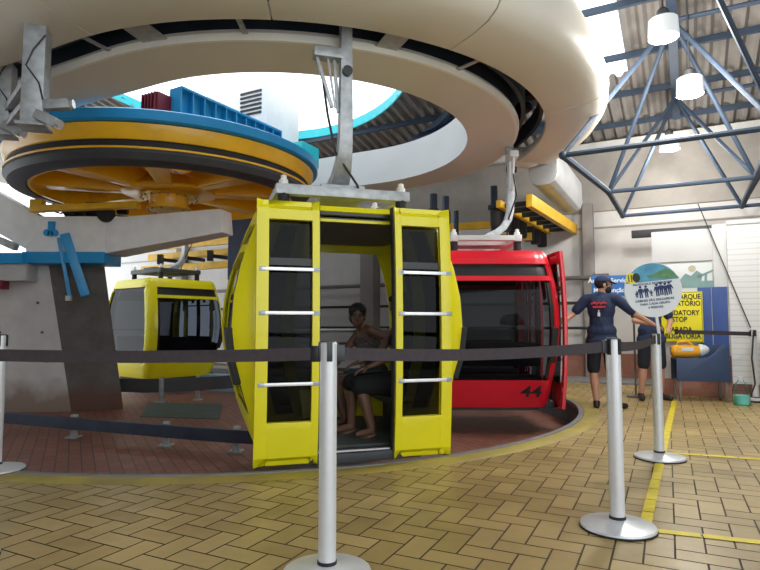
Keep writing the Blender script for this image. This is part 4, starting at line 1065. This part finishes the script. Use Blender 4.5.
def person(name, label, J, face, clothes, hair=None, loc=(0,0,0), skin='skin_light', female=False, cap=False, mask=False, bag=False, shortsleeve=True, toes=None, hands=True, headup=V((0,0,1))):
    t = thing(name, label, 'person', loc)
    J = {k: V(v) for k, v in J.items()}
    b = MB()
    hipc = (J['hipL']+J['hipR'])/2; shc = (J['shL']+J['shR'])/2
    lr = (J['shR']-J['shL']).normalized(); upv = (shc-hipc).normalized(); fw = upv.cross(lr).normalized()
    if 'fw' in J: fw = (J['fw']-upv*J['fw'].dot(upv)).normalized()
    lr2 = fw.cross(upv).normalized(); trot = Matrix((lr2, fw, upv)).transposed()
    sw = .92 if female else 1.0
    tl = (shc-hipc).length
    def torso(mb, g):
        mb.sphere(hipc+upv*.02, (.165*sw+g, .112+g, .12+g), trot); mb.sphere(hipc+upv*tl*.42, (.138*sw+g, .098+g, .17+g), trot)
        mb.sphere(hipc+upv*tl*.74, (.160*sw+g, .112+g, .19+g), trot); mb.sphere(shc-upv*.03, (.165*sw+g, .085+g, .085+g), trot)
        for s in ('L', 'R'): mb.cone(shc+upv*.015, .055+g, J['sh'+s], .055+g)
        if female:
            for s in (-1, 1): mb.sphere(hipc+upv*tl*.76+fw*.085+lr2*s*.065, .055+g*.5)
    torso(b, 0)
    b.cone(shc+upv*.0, .062, J['head']-V((0,0,.06))-V(face).normalized()*.015, .052)
    P, hrot = head_geo(b, J['head'], face, headup)
    for s in ('L', 'R'):
        b.cone(J['sh'+s], .052, J['el'+s], .039); b.cone(J['el'+s], .040, J['wr'+s], .026)
        b.cone(J['hip'+s], .088, J['kn'+s], .056); b.cone(J['kn'+s], .054, J['kn'+s].lerp(J['an'+s], .35), .056); b.cone(J['kn'+s].lerp(J['an'+s], .35), .056, J['an'+s], .036)
        if hands:
            hd, hn, th = J.get('hd'+s), J.get('hn'+s), (1 if s == 'L' else -1)
            if hd is None: hd = J['wr'+s]-J['el'+s]
            if hn is None: hn = V((0, 0, -1)).cross(hd).cross(hd)*-1 if False else fw
            hand_geo(b, J['wr'+s], hd, hn, .45, th)
        tdir = J['toe'+s]-J['an'+s]
        b.cone(J['an'+s]-V((0,0,.02)), .034, J['toe'+s], .026)
    body = remesh(b, 'body', M[skin], t, .0085)
    # face details
    for s in (-1, 1):
        e = MB(); e.sphere(P(s*.031, .079, .006), (.011, .007, .005), hrot, 10, 6); e.build('eye', M['sign_white' if skin == 'skin_light' else 'cabin_inner'], t)
        e = MB(); e.sphere(P(s*.031, .0855, .006), .0055, None, 8, 6); e.build('pupil', M['hair'], t)
        e = MB(); e.sphere(P(s*.031, .083, .027), (.018, .006, .004), hrot, 10, 6); e.build('eyebrow', M['hair'], t)
    e = MB(); e.sphere(P(0, .087, -.064), (.022, .006, .007), hrot, 10, 6); e.build('lips', mat('lip_skin', (.30, .12, .10) if skin == 'skin_light' else (.14, .05, .04), .5), t)
    # clothes
    for cname, mname, kind in clothes:
        c = MB()
        if kind == 'shirt':
            torso(c, .014)
            c.cone(shc+upv*.02, .075, shc+upv*.04, .07)
            for s in ('L', 'R'):
                if shortsleeve: c.cone(J['sh'+s], .070, J['sh'+s].lerp(J['el'+s], .72), .064)
            c.sphere(hipc-upv*.05, (.208, .158, .13), trot); c.sphere(hipc+upv*.08, (.185, .142, .13), trot); c.cone(hipc+upv*.02, .135, hipc+upv*tl*.4, .13)
        elif kind == 'tank':
            g = .010
            c.sphere(hipc+upv*.05, (.165*sw+g, .112+g, .10), trot); c.sphere(hipc+upv*tl*.42, (.138*sw+g, .098+g, .17), trot); c.sphere(hipc+upv*tl*.72, (.158*sw+g, .112+g, .17), trot); c.sphere(shc-upv*.05, (.150*sw, .092, .075), trot)
            for q in (-1, 1):
                c.sphere(hipc+upv*tl*.76+fw*.085+lr2*q*.065, .062); c.cone(hipc+upv*tl*.8+lr2*q*.09+fw*.08, .024, shc+lr2*q*.09+upv*.045, .022); c.cone(hipc+upv*tl*.8+lr2*q*.09-fw*.06, .024, shc+lr2*q*.09+upv*.045, .022)
        elif kind in ('shorts', 'short_shorts'):
            f = .97 if kind == 'shorts' else .62
            c.sphere(hipc, (.178*sw, .130, .13), trot)
            for s in ('L', 'R'): c.cone(J['hip'+s], .098, J['hip'+s].lerp(J['kn'+s], f), .082 if kind == 'shorts' else .088)
        elif kind == 'skirt':
            c.sphere(hipc, (.18, .13, .13), trot)
            for s in ('L', 'R'): c.cone(J['hip'+s], .108, J['kn'+s], .085)
            c.cone(hipc, .11, (J['knL']+J['knR'])/2, .07)
        elif kind == 'shoes':
            for s in ('L', 'R'):
                d = (J['toe'+s]-J['an'+s]); d.z = 0; d.normalize(); z0 = min(J['an'+s].z, J['toe'+s].z)
                a = J['an'+s]; a = V((a.x, a.y, a.z-.035))
                c.cone(a-d*.03, .040, a+d*.05, .042); c.cone(a+d*.05, .042, a+d*.15+V((0,0,-.008)), .036)
                c.cone(J['an'+s], .045, a, .042); remesh(c, cname, M[mname], t, .010, 4); c = MB()
        elif kind == 'sandals':
            for s in ('L', 'R'):
                d = (J['toe'+s]-J['an'+s]).normalized(); a = J['an'+s]+V((0,0,-.052))
                c.sphere(a+d*.06, (.045, .13, .014), Matrix((V((d.y, -d.x, 0)).normalized(), d, V((0,0,1)))).transposed()); remesh(c, cname, M[mname], t, .010, 4); c = MB()
        if kind not in ('shoes', 'sandals'): remesh(c, cname, M[mname], t, .010, 4)
    if hair:
        h = MB()
        if cap:
            h.sphere(P(0, -.02, .02), (.080, .094, .078), hrot); remesh(h, 'hair', M['hair'], t, .009, 2)
            h = MB(); n = 24
            rings = []
            for i in range(8):
                a = i/7*PI/2; rings.append([P((.088*math.cos(a)+.002)*math.cos(2*PI*k/n), (.108*math.cos(a)+.002)*math.sin(2*PI*k/n)-.008, .045+.085*math.sin(a)) for k in range(n)])
            h.loft(rings, True, False)
            h.build('cap', M['navy'], t, solid=.004)
            h = MB(); n = 14; top_ = [P(.078*math.cos(PI*k/n), .085+.085*math.sin(PI*k/n), .047-.014*math.sin(PI*k/n)) for k in range(n+1)]
            h.prism(top_, hrot @ V((0, 0, -1)), .008); h.build('cap_brim', M['navy'], t)
        else:
            h.sphere(P(0, -.022, .045), (.092, .100, .092), hrot); h.sphere(P(0, -.05, -.01), (.088, .070, .10), hrot); h.sphere(P(0, -.095, .07), (.05, .04, .045), hrot)
            h.sphere(P(-.055, .04, .07), (.036, .045, .035), hrot); h.sphere(P(.055, .04, .07), (.036, .045, .035), hrot)
            remesh(h, 'hair', M['hair'], t, .008, 2)
    if mask:
        h = MB(); h.sphere(P(0, .045, -.055), (.068, .062, .056), hrot); remesh(h, 'face_mask', M['mask'], t, .008, 2)
        h = MB()
        for s in (-1, 1): h.tube([P(s*.062, .05, -.03), P(s*.078, .0, .005)], .003, 6)
        h.build('mask_strap', M['mask'], t)
        h = MB()
        for s in (-1, 1):
            h.tube([P(s*.036+.028*math.cos(a*PI/8), .098-.004*abs(math.cos(a*PI/8)), .008+.018*math.sin(a*PI/8)) for a in range(17)], .0025, 5); h.tube([P(s*.064, .092, .012), P(s*.08, -.01, .008)], .0025, 5)
        h.build('spectacles', M['black_print'], t)
    return t, P, (shc, hipc, lr2, fw, upv)

# staff member beside the red cabin, back to the camera, head turned to the right
T1, P1, I1 = person('person', 'person in navy shirt and cap with arms outstretched beside the red cabin',
    dict(hipL=(-.09, .0, .90), hipR=(.09, -.02, .90), shL=(-.165, .07, 1.395), shR=(.165, -.09, 1.395), head=(.04, .0, 1.575), elL=(-.32, .13, 1.20), wrL=(-.47, .06, 1.10), elR=(.40, -.16, 1.18), wrR=(.61, -.13, 1.07),
         knL=(-.10, .04, .49), knR=(.11, -.02, .49), anL=(-.09, -.01, .075), anR=(.13, -.08, .075), toeL=(-.03, .13, .03), toeR=(.27, -.03, .03), fw=(.42, .9, 0), hdL=(-1, -.1, -.15), hnL=(0, .2, -1), hdR=(1, .1, -.35), hnR=(-.2, .3, -1)),
    (1, -.12, -.06), (('shirt', 'navy', 'shirt'), ('shorts', 'navy_dark', 'shorts'), ('shoe', 'shoe', 'shoes')), hair=True, cap=True, mask=True, loc=(2.86, 7.45, 0))
shc, hipc, lr2, fw, upv = I1
# red print and small emblem on the back of the shirt
def backprint(items, t, shc, hipc, lr2, fw, upv, m, nm):
    g = MB()
    for u, w, a, h in items:
        p = shc+upv*w+lr2*u; d = .128 if w < -.1 else .118
        c = p-fw*d
        rot = Matrix((lr2, fw, upv)).transposed()
        g.box(c, (a, .02, h), rot)
    g.build(nm, M[m], t)
backprint([(-.10+i*.028, -.06+(.01 if i % 2 else 0), .022, .028 if i % 3 else .02) for i in range(7)]+[(-.08+i*.026, -.105, .02, .02+.006*(i % 2)) for i in range(6)], T1, shc, hipc, lr2, fw, upv, 'red_print', 'back_print')
backprint([(-.02, -.20, .03, .05), (-.02, -.165, .012, .04)], T1, shc, hipc, lr2, fw, upv, 'white_print', 'back_emblem')
# second staff member behind the round sign, facing the camera
T2, P2, I2 = person('person', 'person in navy shirt and shorts standing behind the round sign, holding a belt end',
    dict(hipL=(.09, 0, .90), hipR=(-.09, 0, .90), shL=(.175, .0, 1.39), shR=(-.175, .0, 1.39), head=(.0, -.03, 1.565), elL=(.27, -.03, 1.12), wrL=(.14, -.22, 1.0), elR=(-.26, -.06, 1.12), wrR=(-.14, -.24, 1.08),
         knL=(.11, -.02, .49), knR=(-.13, -.02, .49), anL=(.13, .03, .075), anR=(-.16, .02, .075), toeL=(.20, -.10, .03), toeR=(-.20, -.11, .03), fw=(0, -1, 0), hdL=(-.3, -.8, -.1), hnL=(-.6, .1, -.6), hdR=(.9, -.3, -.3), hnR=(.1, -.2, -1)),
    (.1, -1, -.15), (('shirt', 'navy', 'shirt'), ('shorts', 'navy_dark', 'shorts'), ('shoe', 'shoe', 'shoes')), hair=True, cap=True, mask=True, loc=(3.88, 8.26, 0))

# passengers: local cabin frame to world
cl, cyaw = V((-.44, 5.40, -.02)), R(17)
rotc = Matrix.Rotation(cyaw, 3, 'Z')
def L(u, v, w): return rotc @ V((u, v, w))
def Ld(u, v, w): return rotc @ V((u, v, w))
T3, P3_, I3 = person('person', 'seated woman in patterned sleeveless top leaning forward inside the yellow cabin',
    dict(hipL=L(.56, .33, .56), hipR=L(.56, .51, .56), shL=L(.42, .17, 1.03), shR=L(.40, .47, 1.03), head=L(.31, .28, 1.17), elL=L(.60, .06, .93), wrL=L(.76, .06, .98), elR=L(.22, .52, .78), wrR=L(.10, .40, .66),
         knL=L(.08, .24, .53), knR=L(.08, .44, .53), anL=L(.16, .18, .18), anR=L(.02, .36, .18), toeL=L(.02, .10, .15), toeR=L(-.13, .30, .15), fw=Ld(-.9, -.1, .3), hdL=Ld(1, .1, 0), hnL=Ld(0, 0, -1), hdR=Ld(-.6, -.6, -.2), hnR=Ld(0, 0, -1)),
    Ld(-.25, -1, -.12), (('top', 'stripe_top', 'tank'), ('shorts', 'teal_cloth', 'short_shorts'), ('sandal', 'sandal', 'sandals')), hair=True, loc=cl, skin='skin_dark', female=True)
T4, P4_, I4 = person('person', 'seated passenger in black with bare legs, half hidden by the right yellow door',
    dict(hipL=L(.60, -.40, .56), hipR=L(.60, -.22, .56), shL=L(.62, -.47, 1.06), shR=L(.60, -.13, 1.06), head=L(.56, -.30, 1.25), elL=L(.44, -.50, .82), wrL=L(.24, -.42, .72), elR=L(.44, -.08, .84), wrR=L(.22, -.14, .74),
         knL=L(.16, -.40, .55), knR=L(.13, -.20, .56), anL=L(.26, -.42, .18), anR=L(.14, -.16, .18), toeL=L(.12, -.46, .15), toeR=L(-.02, -.22, .15), fw=Ld(-1, 0, .1), hdL=Ld(-1, .1, -.3), hnL=Ld(0, 0, -1), hdR=Ld(-1, -.1, -.3), hnR=Ld(0, 0, -1)),
    Ld(-1, -.2, -.05), (('top', 'black_cloth', 'tank'), ('skirt', 'black_cloth', 'skirt'), ('sandal', 'sandal', 'sandals')), hair=True, loc=cl, skin='skin_dark', female=True)

# ------------------------------------------------------------------ world, camera, view
w = bpy.data.worlds.new('World'); scene.world = w; w.use_nodes = True
bg = w.node_tree.nodes['Background']; bg.inputs['Color'].default_value = (.90, .96, 1.0, 1); bg.inputs['Strength'].default_value = 2.2
cam = bpy.data.cameras.new('Camera'); co = bpy.data.objects.new('Camera', cam); col.objects.link(co)
cam.sensor_fit = 'HORIZONTAL'; cam.sensor_width = 36; cam.lens = 36*575/760
co.location = (0, 0, 1.06); co.rotation_euler = (R(90+3.98), 0, 0)
cam.clip_start = .05; cam.clip_end = 200
scene.camera = co
vs = scene.view_settings
vs.view_transform = 'Standard'; vs.look = 'None'; vs.gamma = 1; vs.use_curve_mapping = False
vs.exposure = 0.30
